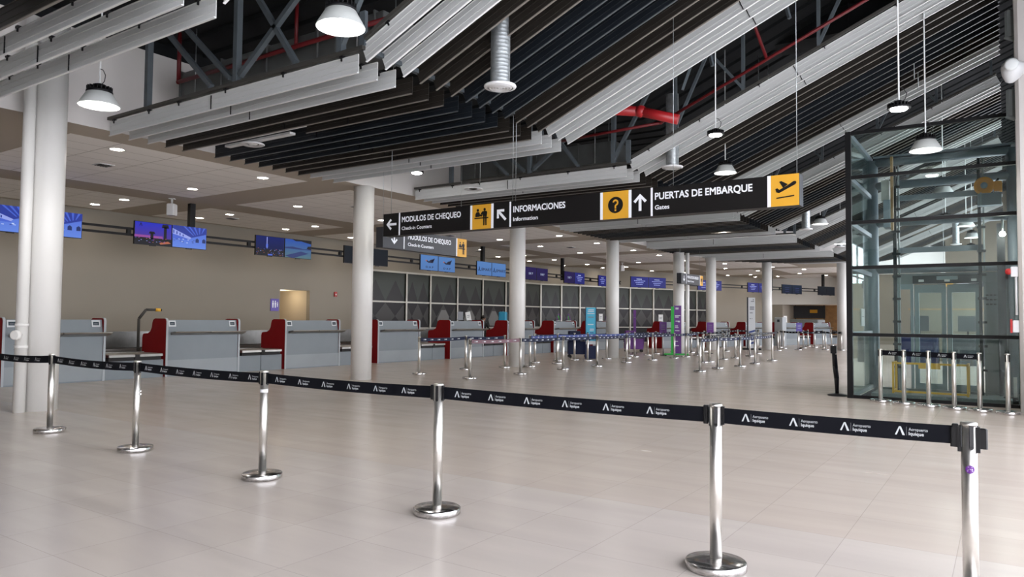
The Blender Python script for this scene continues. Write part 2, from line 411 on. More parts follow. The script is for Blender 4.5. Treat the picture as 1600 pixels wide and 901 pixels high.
tag(p.build('downpipe', None, (-12.1, 32.3, 0)), 'slim white pipe standing right behind the fifth round column', 'pipe')
nc = thing('white_pier', 'broad pale pier at the right edge of the view with a speaker fixed to it', 'column', (.60, 15.3, 0))
MB().cbox(-.40, .40, -.4, .4, 0, 8.9, 'fascia_paint', .05).build('shaft', nc)

# ------------------------------------------------------------------ hanging slats
def slat_profile(mb, L, body, lip, H=.245):
    """a blade along +x, its lower edge at z=0; folded lip and stiffening ribs face -y"""
    prof = [(0, H), (-.012, H), (-.012, H * .98), (-.001, H * .96), (-.001, H * .71), (-.007, H * .69), (-.001, H * .67), (-.001, H * .36), (-.007, H * .34), (-.001, H * .32), (-.001, .016), (-.022, .012), (-.022, 0), (.006, 0), (.006, H), (0, H)]
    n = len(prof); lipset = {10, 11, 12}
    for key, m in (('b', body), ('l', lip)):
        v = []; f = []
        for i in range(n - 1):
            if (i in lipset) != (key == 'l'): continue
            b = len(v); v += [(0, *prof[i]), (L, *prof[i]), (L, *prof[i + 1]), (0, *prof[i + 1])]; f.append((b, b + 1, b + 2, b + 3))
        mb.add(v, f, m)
    for x, o in ((0, 1), (L, -1)):
        mb.add([(x, *p) for p in prof], [tuple(range(n))[::o]], body)
    return mb
SEQ = ['grey'] * 3 + ['brown'] * 3 + ['navy'] * 4 + ['brown'] * 3 + ['grey'] * 3
BANK = ['front', 'second', 'third', 'fourth', 'fifth', 'sixth', 'seventh']
# (y of the first slat, pitch, how many of the sixteen, index of the first)
BANKS = [(2.62, .36, 6, 10), (6.43, .338, 16, 0), (14.31, .338, 16, 0), (21.80, .322, 16, 0), (29.2, .325, 16, 0), (36.6, .325, 16, 0), (44.0, .325, 16, 0)]
COLN = dict(grey='light grey', brown='dark brown', navy='near-black blue')
SLEN = (X_END - SX0) / math.cos(math.atan(SLOPE)); ANG = math.atan(SLOPE)
X_L = -12.76
protos = {}
def clip_mb():
    c = MB(); c.box(-.03, .03, -.035, .02, .24, .27, 'black_metal'); c.box(-.008, .008, -.03, -.012, .20, .25, 'black_metal'); return c
def slat(kind, c, clips, L, seam):
    key = (kind, c, clips, round(L, 2))
    if key not in protos:
        s = thing('ceiling_slat', '', 'ceiling slat')
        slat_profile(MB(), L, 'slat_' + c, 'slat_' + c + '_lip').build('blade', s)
        j = MB(); j.box(seam - .006, seam + .006, -.0145, -.002, .02, .23, 'black_metal'); j.build('joint_strip', s)
        if clips:
            base = None
            for x in clips:
                o = clip_mb().build('clip', s, (x, 0, 0))
        protos[key] = (s, snapshot(s), [0])
        return s
    s, tree, _ = protos[key]
    return dup(s, tree, (0, 0, 0))
for bi, (y0, pitch, n, k0) in enumerate(BANKS):
    for j in range(n):
        k = k0 + j; c = SEQ[k]; y = y0 + pitch * j
        nth = ORD[j] if bi else ORD[n - 1 - j]
        far = 'from the front' if bi else 'from the back'
        xl = X_L if y < 37 else X_L + (y - 37) * .85
        if bi == 1 and k == 5: xl = -9.69
        if xl < X_BEND - .4:
            clips = ()
            if bi < 3 and k in (0, 1, 2, 10, 13, 14, 15): clips = (.16, 1.25, 2.1, 3.3, 4.6, 5.75)
            s = slat('flat', c, clips, X_BEND - xl, (-9.83 - xl) if -9.83 - xl > .3 else 1.0)
            s.location = (xl, y, Z_SLAT)
            s['label'] = '%s level ceiling slat, %s %s in the %s bank over the queue' % (COLN[c], nth, far, BANK[bi])
            s['group'] = 'level slats of the %s bank' % BANK[bi]
        clips = (.5, 1.7, 3.0, 4.3, 5.6) if (bi < 4 and k in (0,)) or bi == 0 else ()
        s = slat('sloped', c, clips, SLEN, (-3.17 - SX0) / math.cos(ANG))
        s.location = (SX0, y, SZ0); s.rotation_euler = (0, -ANG, 0)
        s['label'] = '%s rising ceiling slat, %s %s in the %s bank towards the glass shaft' % (COLN[c], nth, far, BANK[bi])
        s['group'] = 'rising slats of the %s bank' % BANK[bi]

# ------------------------------------------------------------------ roof steel over the gaps between the banks
def slope_pt(x, dz): return SZ0 + (x - SX0) * SLOPE + dz
def truss(y, label, full=True):
    t = thing('roof_truss', label, 'roof truss', (0, y, 0), group='steel trusses above the slats')
    zb, zt = 4.885, 6.42
    MB().box(-12.75, -6.60, -.03, .03, zb - .025, zb + .025, 'rail_grey').build('bottom_chord', t)
    MB().box(-12.75, -7.4, -.05, .05, zt - .06, zt + .06, 'steel_dark').build('top_chord', t)
    MB().bar((-6.58, 0, 5.0), (X_END - .1, 0, slope_pt(X_END - .1, .31)), .05, .05, 'rail_grey').build('bottom_chord', t)
    MB().bar((-7.4, 0, zt), (X_END, 0, roof_z(X_END) - .12), .12, .10, 'steel_dark').build('top_chord', t)
    for x in (-11.53, -9.18, -7.01):
        MB().box(x - .045, x + .045, -.045, .045, zb + .02, zt - .06, 'steel_truss').build('post', t)
    for x0, z0, x1, z1 in ((-11.4, 6.36, -9.79, 4.94), (-10.95, 6.36, -9.32, 4.98), (-9.1, 4.98, -7.15, 6.36), (-8.98, 6.36, -7.88, 4.94)):
        MB().bar((x0, 0, z0), (x1, 0, z1), .07, .07, 'steel_truss').build('brace', t)
    xs = [-5.6, -4.2, -2.8, -1.4, -.2]
    for i, x in enumerate(xs):
        MB().bar((x, 0, slope_pt(x, .33)), (x, 0, roof_z(x) - .16), .06, .06, 'steel_truss').build('post', t)
        x1 = x + 1.0 if i % 2 == 0 else x - 1.0
        if x1 < 0: MB().bar((x, 0, slope_pt(x, .36)), (x1, 0, roof_z(x1) - .2), .055, .055, 'steel_truss').build('brace', t)
    MB().bar((-7.0, 0, 5.0), (-5.75, 0, roof_z(-5.75) - .2), .07, .07, 'steel_truss').build('brace', t)
    return t
for y, lab in ((6.40, 'grey steel roof truss above the second slat bank at upper left'), (14.27, 'grey steel roof truss above the third slat bank'),
               (21.76, 'grey steel roof truss above the fourth slat bank'), (29.16, 'grey steel roof truss above the fifth slat bank'),
               (2.5, 'grey steel roof truss above the front slat bank in the top left corner')):
    truss(y, lab)
# carriers that hang between the banks, along the bend line
for i, (ya, yb) in enumerate(((2.5, 4.6), (6.4, 11.7), (14.2, 19.6), (21.7, 26.9), (29.1, 34.3))):
    m = MB(); m.box(-.035, .035, 0, yb - ya, 0, .06, 'steel_truss'); m.box(-.05, .05, 0, .05, .06, .5, 'steel_truss'); m.box(-.05, .05, yb - ya - .05, yb - ya, .06, .5, 'steel_truss')
    tag(m.build('carrier_rail', None, (-6.64, ya, 4.86)), 'grey steel carrier along the bend of the %s slat bank' % BANK[i], 'carrier rail', 'carrier rails at the bend')
# ducts and fire pipes
def rect_duct(x0, x1, y0, y1, z0, z1, label, m='duct_grey'):
    t = thing('air_duct', label, 'air duct', ((x0 + x1) / 2, (y0 + y1) / 2, z0)); a, b = (x1 - x0) / 2, (y1 - y0) / 2
    MB().cbox(-a, a, -b, b, 0, z1 - z0, m, .01).build('duct_body', t)
    xs = [-a + .02 + i * 1.2 for i in range(int(2 * a / 1.2) + 1)] if a > b else []
    for x in xs: MB().box(x, x + .03, -b - .03, b + .03, -.03, z1 - z0 + .03, m).build('flange', t)
    for x in (-a + .5, a - .5):
        h = MB(); h.rod((x, -b - .02, 0), (x, -b - .02, 6.6 - z0), .008, 'galvanised', 6); h.rod((x, b + .02, 0), (x, b + .02, 6.6 - z0), .008, 'galvanised', 6); h.build('hanger', t)
rect_duct(-12.2, -7.2, 7.35, 8.1, 5.35, 5.85, 'grey rectangular air duct behind the truss at upper left')
rect_duct(-12.2, -7.6, 15.5, 16.2, 5.25, 5.75, 'grey rectangular air duct above the third slat bank')
rect_duct(-5.2, -1.0, 17.2, 18.0, 7.9, 8.5, 'dark air duct under the roof above the rising slats', 'roof_dark')
def pipe(name, pts, r, label, m='red_pipe'):
    t = thing(name, label, 'pipe', pts[0]); o = Vector(pts[0])
    for a, b in zip(pts[:-1], pts[1:]): MB().rod(Vector(a) - o, Vector(b) - o, r, m, 12).build('pipe_run', t)
    for a in pts[1:-1]: MB().lathe([(0, -r * 1.25), (r * .9, -r * .9), (r * 1.25, 0), (r * .9, r * .9), (0, r * 1.25)], m, 12, Matrix.Translation(Vector(a) - o)).build('elbow', t)
pipe('sprinkler_pipe', [(-12.0, 7.2, 6.5), (-12.0, 7.2, 5.62), (-6.9, 7.2, 5.62), (-1.0, 7.2, 7.95)], .035, 'thin red sprinkler pipe running behind the truss at upper left')
pipe('sprinkler_pipe', [(-9.0, 7.3, 6.5), (-9.0, 7.3, 5.66)], .03, 'short red drop pipe above the second slat bank')
pipe('fire_main', [(-8.6, 13.2, 6.15), (-5.9, 13.2, 5.62), (-5.2, 13.4, 5.4)], .10, 'thick red fire main slanting across the gap above the sign', 'red_main')
pipe('sprinkler_pipe', [(-7.9, 13.5, 5.35), (-5.6, 13.5, 5.42), (-.6, 13.5, 7.55)], .03, 'thin red pipe climbing beside the third rising bank')
pipe('sprinkler_pipe', [(-3.9, 12.6, 7.8), (-3.55, 13.5, 6.32)], .03, 'red drop pipe in the gap between second and third bank')
pipe('sprinkler_pipe', [(-6.6, 20.6, 5.4), (-.4, 20.6, 8.05)], .03, 'thin red pipe climbing beside the fourth rising bank')
pipe('sprinkler_pipe', [(-6.6, 28.0, 5.4), (-.4, 28.0, 8.05)], .03, 'thin red pipe climbing beside the fifth rising bank')
pipe('sprinkler_pipe', [(-6.2, 5.6, 6.4), (-2.0, 5.6, 8.2)], .03, 'thin red pipe under the roof in front of the second bank')
for i, (x, y) in enumerate(((-4.35, 12.9), (-5.0, 13.1), (-3.0, 12.9), (-2.2, 12.7), (-8.0, 13.0), (-9.2, 12.8), (-1.1, 12.7))):
    m = MB(); zt = roof_z(x); zb = slope_pt(x, .5) if x > SX0 else 5.2
    m.bar((0, 0, zb), (.55 if i % 2 else -.45, .25, zt), .05, .05, 'steel_truss')
    tag(m.build('roof_brace', None, (x, y, 0)), 'slim grey roof brace, %s of those in the gap behind the second bank' % ORD[i], 'roof brace', 'braces in the roof gap')

# round spiral ducts ending in diffusers below the slats
def spiral(x, y, z, r, label, top=1.6):
    t = thing('spiral_duct', label, 'air duct', (x, y, z), group='spiral ducts with round diffusers')
    prof = []; zz = .05; rr = r * .60
    while zz < top: prof += [(rr, zz), (rr + .0012, zz + .006), (rr, zz + .012)]; zz += .05
    MB().lathe(prof, 'galvanised', 28, cap=False).build('duct_tube', t)
    d = MB(); d.lathe([(r * .62, .055), (r * .98, .035), (r, .02), (r * .96, .006), (r * .80, 0)], 'box_white', 32, cap=False); d.build('diffuser_ring', t)
    g = MB()
    for f in (.76, .56, .36, .16): g.lathe([(r * f, .012), (r * f * .84, -.012), (r * f * .70, .012)], 'box_white', 24, cap=False)
    g.lathe([(r * .8, .03), (0.001, .03)], 'black_metal', 24, cap=False)
    g.build('diffuser_cone', t)
spiral(-5.48, 7.78, 4.55, .215, 'shiny spiral duct with white round diffuser, nearest, at top centre')
spiral(-5.75, 14.48, 4.70, .222, 'shiny spiral duct with white diffuser above the gates sign')
spiral(-5.54, 25.9, 4.60, .22, 'spiral duct with round diffuser right of the gates sign')
spiral(-6.3, 36.4, 4.95, .22, 'small far spiral duct just left of the glass shaft')
spiral(-1.75, 37.6, 4.95, .22, 'far spiral duct seen through the glass shaft', 1.2)
# round and square diffusers under the level slats
t = thing('air_diffuser', 'white round diffuser set among the dark slats of the second bank', 'air diffuser', (-11.3, 8.24, 4.62))
MB().lathe([(.11, .02), (.20, .03), (.215, .015), (.19, 0), (.13, .01)], 'box_white', 28, cap=False).build('ring', t)
MB().lathe([(.09, .02), (.05, .0), (.02, .03)], 'box_white', 20, cap=False).build('cone', t)
MB().box(-.75, 1.1, -.06, .06, .05, .09, 'box_white').build('support_strip', t)
t = thing('air_diffuser', 'white diffuser set under the third slat bank above the sign', 'air diffuser', (-10.55, 13.9, 4.60))
MB().lathe([(.12, .02), (.22, .03), (.235, .015), (.20, 0), (.14, .01)], 'box_white', 28, cap=False).build('ring', t)
MB().lathe([(.10, .02), (.05, .0), (.02, .03)], 'black_metal', 20, cap=False).build('cone', t)
MB().rod((.2, 0, .02), (.2, 0, roof_z(-10.35) - 4.61), .006, 'galvanised', 6).build('hanger', t)

# ------------------------------------------------------------------ high bay lamps
def lamp(x, y, z, label, shade=True, s=1.0, rod=None):
    """z is the lower rim"""
    t = thing('high_bay_lamp', label, 'pendant lamp', (x, y, z), group='shaded high bay lamps' if shade else 'bare high bay lamps')
    t.scale = (s, s, s); rod = (rod or (roof_z(x) - z - .02)) / s
    hz = .185 if shade else .02
    if shade:
        a = MB(); a.lathe([(.262, 0), (.266, .008), (.168, .180), (.150, .195), (.150, .19), (.160, .175), (.258, .006), (.262, 0)], 'shade_white', 40, cap=False); a.build('shade', t)
        l = MB(); l.lathe([(.15, .165), (0.001, .160)], 'lens', 28, cap=False); l.build('lens', t)
    else:
        l = MB(); l.lathe([(.125, .016), (.11, .0), (0.001, -.004)], 'lens', 28, cap=False); l.build('lens', t)
    h = MB(); h.lathe([(.165, hz), (.172, hz + .01), (.165, hz + .035), (.12, hz + .05), (.075, hz + .06), (.075, hz + .12), (.03, hz + .135)], 'black_metal', 32)
    for k in range(20):
        a = 2 * PI * k / 20; T = Matrix.Rotation(a, 4, 'Z'); h.box(.075, .165, -.006, .006, hz + .03, hz + .085, 'black_metal', T)
    h.build('housing', t)
    r = MB(); r.rod((0, 0, hz + .13), (0, 0, rod), .012, 'teal_white', 8); r.build('rod', t)
    c = MB(); c.tube([(.03, 0, hz + .1), (.09, .02, hz + .16), (.11, .02, hz + .24), (.06, .01, hz + .32), (.012, 0, hz + .34)], .006, 'black_plastic', 6); c.build('cable', t)
for a in ((-10.5, 5.13, 4.44, 'white shaded lamp with black top hanging before the bulkhead at the left'),
          (-5.95, 5.42, 4.66, 'large white shaded lamp, nearest, at the top left of centre'),
          (-1.14, 14.95, 4.60, 'white shaded lamp on a long rod before the top of the glass shaft', True, 1.0),
          (-5.1, 15.95, 4.78, 'white shaded lamp under the third rising bank above the gates sign', True, .90),
          (-5.45, 27.8, 5.0, 'small white shaded lamp right of the plane pictogram'),
          (-11.4, 12.82, 4.89, 'bare lamp glowing beside the second bank above the check-in sign', False, .95),
          (-4.4, 13.2, 4.93, 'bare lamp hanging in the gap above the information sign', False, .92),
          (-1.33, 12.75, 4.83, 'bare lamp with looped cable on a long rod at upper right', False),
          (-1.32, 22.4, 4.93, 'white shaded lamp seen through the glass shaft, uppermost'),
          (-1.55, 27.3, 4.93, 'bare lamp seen through the middle of the glass shaft', False, .9),
          (-1.05, 29.0, 4.78, 'white shaded lamp seen through the glass shaft beside the machine'),
          (-1.02, 33.5, 4.82, 'white shaded lamp seen through the glass shaft, farther back'),
          (-1.3, 41.0, 5.0, 'small shaded lamp seen low through the glass shaft'),
          (-8.8, 17.9, 4.66, 'bare lamp lighting the slats of the third bank under the sign', False, .8),
          (-8.2, 25.2, 4.66, 'bare lamp lighting the slats of the fourth bank under the sign', False, .8),
          (-6.1, 35.4, 5.0, 'small shaded lamp beside the shaft corner, far back')):
    lamp(*a)
# ------------------------------------------------------------------ ceiling downlights, speakers, grilles
dl = thing('ceiling_downlight', '', 'downlight')
MB().lathe([(.14, .006), (.145, -.004), (.122, -.008), (.118, .004)], 'box_white', 28, cap=False).build('trim_ring', dl)
MB().lathe([(.119, -.001), (0.001, -.002)], 'downlight_lens', 24, cap=False).build('lens', dl)
dlt = snapshot(dl); first = True
ROWN = ['nearest the columns', 'over the counters', 'behind the counters', 'nearest the wall']
for ri, xr in enumerate((-14.2, -17.0, -20.25, -21.85)):
    n = 0
    for k in range(0, 8):
        for yy in (7.30 + 6.68 * k, 10.65 + 6.78 * k):
            sh = 0 if yy < 38 else .42 * (yy - 38)
            x = xr + sh
            if yy > 55: continue
            lab = 'round ceiling downlight, %s from the front in the row %s' % (ORD[n], ROWN[ri]); n += 1
            if first: dl.location = (x, yy, ZC - .005); dl['label'] = lab; first = False
            else: dup(dl, dlt, (x, yy, ZC - .005), label=lab)
for o in COL.objects:
    if o.name.startswith('ceiling_downlight'): o['group'] = 'round downlights in the plaster ceiling'
def speaker_box(x, y, z, label):
    t = thing('wall_speaker', label, 'loudspeaker', (x, y, z), PI * .2)
    MB().cbox(-.10, .10, -.12, .12, -.16, .16, 'box_white', .02).build('cabinet', t)
    b = MB(); b.box(-.02, .02, -.02, .02, .16, .30, 'box_white'); b.box(-.07, .07, -.07, .07, .29, .31, 'box_white'); b.build('bracket', t)
    g = MB(); g.box(.10, .106, -.10, .10, -.13, .13, 'paper'); g.build('grille', t)
speaker_box(-18.9, 11.25, ZC - .31, 'white loudspeaker under the ceiling left of the first black screen post')
speaker_box(-17.9, 37.6, ZC - .31, 'small white loudspeaker under the far ceiling')
for i, (x, y, lab) in enumerate(((-15.9, 7.9, 'dark ceiling vent near the nearest column'), (-15.5, 14.9, 'dark ceiling vent above the big sign'), (-21.0, 14.6, 'dark ceiling vent over the screens of the second counter'), (-17.8, 22.0, 'dark ceiling vent behind the third column'), (-16.0, 28.3, 'dark ceiling vent past the fourth column'), (-20.8, 28.0, 'dark ceiling vent near the glazed wall'))):
    t = thing('ceiling_vent', lab, 'vent', (x, y, ZC - .01)); m = MB()
    m.box(-.16, .16, -.16, .16, -.012, 0, 'box_white'); m.build('frame', t)
    m = MB()
    for k in range(5): m.box(-.13, .13, -.125 + k * .055, -.10 + k * .055, -.022, -.012, 'sign_grey')
    m.build('louvre', t)
# white speaker on the pier at the right and the wall lamps above it
t = thing('horn_speaker', 'white rounded loudspeaker on the pale pier at the right edge', 'loudspeaker', (.17, 14.72, 5.76))
T = frame_T((0, 0, 0), (1, .0, 0), (0, .5, .86))
MB().lathe([(.0, .15), (.12, .14), (.18, .08), (.178, .0), (.13, -.11), (.06, -.20), (0, -.22)], 'box_white', 28, Matrix.Rotation(.25, 4, 'Y')).build('shell', t)
MB().lathe([(.10, 0), (.105, .03), (.07, .045), (0.001, .05)], 'teal_white', 24, frame_T((-.02, -.165, .05), (1, 0, 0), (0, 0, 1))).build('grille', t)
b = MB(); b.rod((.06, .05, .03), (.10, .19, .03), .03, 'box_white'); b.build('bracket', t)
for i, (z, lab) in enumerate(((6.5, 'pale wall fixture on the dark void, upper, beside the pier'), (5.1, 'pale wall fixture on the dark void, lower, beside the pier'))):
    t = thing('wall_fixture', lab, 'wall lamp', (.14, 15.25, z)); MB().cbox(-.07, .06, -.08, .08, 0, .5, 'shaft_grey', .04).build('body', t)
    MB().rod((-.07, -.02, .02), (.06, -.02, -.05), .04, 'shaft_grey').build('lower_cap', t)
# ------------------------------------------------------------------ check-in counters
CW = 2.1
def counter_proto(w, name):
    """front at x=0 facing +x, runs along +y"""
    t = thing(name, '', 'check-in counter')
    m = MB(); m.box(-.06, -.012, .05, w - .05, .40, 1.07, 'counter_grey'); m.build('front_panel', t)
    m = MB(); m.box(-.06, 0, .05, w - .05, 0, .40, 'counter_kick'); m.box(-.05, .004, .05, w - .05, 0, .03, 'counter_grey'); m.build('kick_panel', t)
    m = MB(); m.add([(-.03, .05, 1.07), (-.10, .05, 1.40), (-.16, .05, 1.40), (-.16, .05, 1.07), (-.03, w - .05, 1.07), (-.10, w - .05, 1.40), (-.16, w - .05, 1.40), (-.16, w - .05, 1.07)],
                    [(0, 1, 2, 3), (7, 6, 5, 4), (0, 4, 5, 1), (1, 5, 6, 2), (3, 7, 4, 0), (2, 6, 7, 3)], 'counter_grey'); m.build('upper_panel', t)
    for a, b in ((.12, w * .52 - .01), (w * .52 + .01, w + .04)):
        m = MB(); m.add([(.0, a, 1.02), (.21, a, 1.075), (.225, a, 1.10), (.21, a, 1.115), (0, a, 1.09), (.0, b, 1.02), (.21, b, 1.075), (.225, b, 1.10), (.21, b, 1.115), (0, b, 1.09)],
                        [(4, 3, 2, 1, 0), (5, 6, 7, 8, 9), (0, 1, 6, 5), (1, 2, 7, 6), (2, 3, 8, 7), (3, 4, 9, 8), (4, 0, 5, 9)], 'steel_dull'); m.build('steel_shelf', t)
    m = MB(); m.box(-.75, -.12, .05, w - .05, .74, .78, 'counter_trim'); m.build('desk_top', t)
    for y0, nm in ((0, 'left'), (w - .05, 'right')):
        pr = [(0, 0), (0, 1.36), (-.02, 1.41), (-.07, 1.435), (-.52, 1.435), (-.60, 1.40), (-.63, 1.33), (-.66, 1.20), (-.72, 1.11), (-.82, 1.06), (-1.02, 1.045), (-1.06, 1.02), (-1.08, .95), (-1.08, 0)]
        T = Matrix(((1, 0, 0, 0), (0, 0, -1, y0 + .05), (0, 1, 0, 0), (0, 0, 0, 1)))
        m = MB(); m.prism(pr, .004, .046, 'counter_red', T)
        o = m.build('side_wing', t)
        tr = MB(); e = [(.012, 0), (.012, 1.37), (-.012, 1.425), (-.07, 1.448), (-.07, 1.436), (-.02, 1.412), (0, 1.36), (0, 0)]
        tr.prism(e, 0, .05, 'counter_trim', T); tr.build('edge_trim', o)
    for y0 in (.10, w - .29):
        m = MB(); T = frame_T((-.062, y0, 1.235), (0, 1, 0), (-.205, 0, .98))
        m.box(0, .19, 0, .15, .001, .014, 'display_frame', T); m.box(.03, .16, .035, .115, .014, .017, 'display_dark', T); m.box(.05, .13, .06, .075, .017, .0172, 'print_grey', T); m.build('display', t)
    return t
def scale_proto(w):
    t = thing('baggage_scale', '', 'baggage scale')
    m = MB(); m.box(-.9, -.04, .02, w / 2 - .01, 0, .43, 'counter_grey'); m.build('cabinet_panel', t)
    m = MB(); m.box(-.9, -.04, w / 2 + .01, w - .02, 0, .43, 'counter_grey'); m.build('cabinet_panel', t)
    m = MB(); m.box(-.85, .0, .08, w - .10, .43, .52, 'rubber'); m.build('rubber_skirt', t)
    for a, b in ((.06, w * .47), (w * .55, w - .08)):
        m = MB(); m.cbox(-.85, .05, a, b, .52, .585, 'steel_dull', .012); m.build('weighing_plate', t)
    m = MB(); m.box(-.25, .04, w * .47, w * .55, .46, .57, 'rubber'); m.build('foot_stop', t)
    m = MB(); m.box(-1.15, -.9, .03, w - .03, .0, .60, 'steel_dull'); m.box(-1.15, -.9, .06, w - .06, .60, .605, 'rubber'); m.build('belt_conveyor', t)
    return t
GW = 1.45
cp = counter_proto(CW, 'check_in_counter'); ct = snapshot(cp)
sp_ = scale_proto(GW); st = snapshot(sp_)
ROW1 = [(-17.2, 6.62), (-17.2, 10.18), (-17.2, 13.78), (-17.15, 17.48), (-17.05, 21.15), (-16.95, 24.75), (-16.85, 28.3), (-16.75, 31.9)]
CL = ['behind the nearest white column', 'fully seen between the first two columns', 'cut off by the second white column', 'right of the second white column', 'with white cards standing on top', 'behind the third white column', 'behind the light blue banner', 'left of the fifth column']
for i, (x, y) in enumerate(ROW1):
    lab = 'grey check-in counter with red side wings, ' + CL[i]
    if i == 0: cp.location = (x, y, 0); cp['label'] = lab
    else: dup(cp, ct, (x, y, 0), label=lab)
    lab = 'steel baggage scale between the %s and %s counters from the left' % (ORD[i], ORD[i + 1])
    if i == 0: sp_.location = (x, y + CW, 0); sp_['label'] = lab
    else: dup(sp_, st, (x, y + CW, 0), label=lab)
r2 = [(-15.1, 36.6), (-13.9, 40.1), (-12.75, 43.6), (-11.6, 47.0), (-10.42, 50.7)]
R2L = ['behind the tall purple and green banner', 'right of the sixth column', 'behind the white totem', 'with white boxes on it far down the hall', 'beside the glass shaft corner']
for i, (x, y) in enumerate(r2):
    dup(cp, ct, (x, y, 0), -math.radians(18), label='far grey check-in counter ' + R2L[i])
    dup(sp_, st, (x + math.sin(math.radians(18)) * CW, y + math.cos(math.radians(18)) * CW, 0), -math.radians(18), label='far baggage scale right of the counter ' + R2L[i])
for o in COL.objects:
    if o.name.startswith('check_in_counter'): o['group'] = 'check-in counters'
    if o.name.startswith('baggage_scale'): o['group'] = 'baggage scales'
# long steel conveyor behind the counters
t = thing('baggage_conveyor', 'long stainless baggage conveyor running behind the counters', 'conveyor', (-19.35, 5, 0))
m = MB(); m.box(-.75, 0, 0, 32, 0, .62, 'steel_dull'); m.build('bed', t)
m = MB(); m.box(-.7, -.05, 0, 32, .62, .63, 'rubber'); m.build('belt', t)
m = MB(); m.box(-.80, -.76, 0, 32, 0, 1.05, 'steel_guard'); m.box(-.82, -.74, 0, 32, 1.03, 1.06, 'steel_guard'); m.build('guard_wall', t)
# bent posts with a yellow head behind the counters
def goose(x, y, label):
    t = thing('scanner_post', label, 'scanner', (x, y, 0)); m = MB()
    m.tube([(0, 0, .0), (0, 0, 1.42), (.05, .16, 1.66), (.12, .42, 1.66)], .036, 'rail_grey', 10); m.build('bent_arm', t)
    m = MB(); m.rod((.12, .38, 1.66), (.15, .5, 1.655), .045, 'fence_yellow'); m.rod((.15, .5, 1.655), (.155, .53, 1.655), .03, 'black_plastic'); m.build('yellow_head', t)
goose(-18.95, 10.45, 'bent metal scanner post with yellow tip left of the second counter')
goose(-15.9, 39.9, 'small bent scanner post far down beside the sixth column')

# ------------------------------------------------------------------ glazed office front, one window per bay
def bay(n, T, w, x0, top=3.62, bright=False, white=False):
    m = MB(); h1, h2 = 2.22, 1.02
    B = lambda a, b, z0, z1, d0, d1, k: m.box(a, b, z0, z1, d0, d1, k, T)
    B(x0 - .05, x0 + .05, 0, top, -.06, .07, 'window_frame'); B(x0 + .05, x0 + w - .05, top - .08, top, -.06, .06, 'window_frame')
    B(x0 + w - .05, x0 + w + .0, 0, top, -.06, .05, 'window_frame')
    B(x0 + .05, x0 + w - .05, h1 - .035, h1 + .035, -.05, .05, 'window_frame'); B(x0 + .05, x0 + w - .05, h2 - .03, h2 + .03, -.05, .05, 'window_frame')
    B(x0 + .05, x0 + w - .05, 0, .06, -.05, .05, 'window_frame')
    q = lambda pts, k, d: m.add([(*p, d) for p in pts], [tuple(range(len(pts)))], k, T)
    a, b = x0 + .05, x0 + w - .05
    q([(a, h1), (b, h1), (b, top - .08), (a, top - .08)], 'film_green', -.01); q([(a, 0), (b, 0), (b, h1), (a, h1)], 'film_dark', -.01)
    P = (b - a) / 2.0
    for k in range(2):
        c = a + P * (k + .5)
        q([(c - P / 2, h1 + .035), (c + P / 2, h1 + .035), (c, h1 + .98)], 'film_mid', -.007)
        c0, c1 = max(a, c - P / 2), min(b, c + P / 2)
    for k in range(3):
        c = a + P * k; l, r = max(a, c - P / 2), min(b, c + P / 2)
        dl_, dr = (h2 + .25), (h1 - .04)
        pts = [(c, dr)]
        if c > a + .01: pts = [(l, (dl_ + dr) / 2 - .15)] + pts
        else: pts = [(c, dl_ - .2)] + pts
        pts = [(c, dl_ - .25), (r, (dl_ + dr) / 2 - .15), (c, dr), (l, (dl_ + dr) / 2 - .15)] if a + .01 < c < b - .01 else ([(c, dl_ - .25), (r, (dl_ + dr) / 2 - .15), (c, dr)] if c <= a + .01 else [(c, dr), (l, (dl_ + dr) / 2 - .15), (c, dl_ - .25)])
        q(pts, 'film_light', -.006)
    if white:
        c = (a + b) / 2; w_ = P * .42
        q([(c - w_ * .8, h2 + .1), (c + w_, h2 + .1), (c + w_ * 1.05, h2 + .55), (c + w_ * .45, h1 - .32), (c - w_ * .35, h1 - .32), (c - w_ * 1.1, h2 + .42)], 'film_white', -.004)
    struct(m.build('window_%d' % n))
TW = frame_T((XW + .02, 0, 0), (0, 1, 0), (0, 0, 1))
ys = [22.55, 25.2, 26.9, 29.0, 31.15, 33.3, 35.25, 37.05]
for i, (a, b) in enumerate(zip(ys[:-1], ys[1:])): bay(20 + i, TW, b - a, a, white=i in (2, 3, 4))
T2b = frame_T((-22.98, 37.0, 0), d2, (0, 0, 1)); T2b.translation += n2 * .02
ts = [0.0, 1.55, 3.0, 5.2, 7.2, 9.3, 11.3, 13.5, 14.9]
for i, (a, b) in enumerate(zip(ts[:-1], ts[1:])): bay(30 + i, T2b, b - a, a)
m = MB(); m.box(XW, XW + .03, 21.95, 22.44, 0, 3.55, 'wood_light')
for z in (1.3, 2.35, 3.3): m.box(XW + .03, XW + .035, 21.95, 22.44, z, z + .04, 'steel_dark')
tag(m.build('wood_panel'), 'narrow light wood panel left of the glazed office front', 'wall panel')
t = thing('washroom_sign', 'small violet washroom sign by the passage in the beige wall', 'sign', (XW + .02, 17.72, 1.72))
m = MB(); m.box(-.02, .012, 0, .36, 0, .46, 'sign_violet'); m.build('plate', t)
m = MB(); T = frame_T((.014, .02, .0), (0, 1, 0), (0, 0, 1))
for x in (.07, .18):
    m.prism(disc(x, .36, .028, 12), 0, .002, 'sign_white', T); m.prism([(x - .035, .32), (x + .035, .32), (x + .028, .22), (x + .018, .12), (x - .018, .12), (x - .028, .22)], 0, .002, 'sign_white', T)
m.prism(disc(.275, .32, .02, 10), 0, .002, 'sign_white', T); m.prism([(.25, .29), (.3, .29), (.29, .15), (.26, .15)], 0, .002, 'sign_white', T)
m.build('pictogram', t)
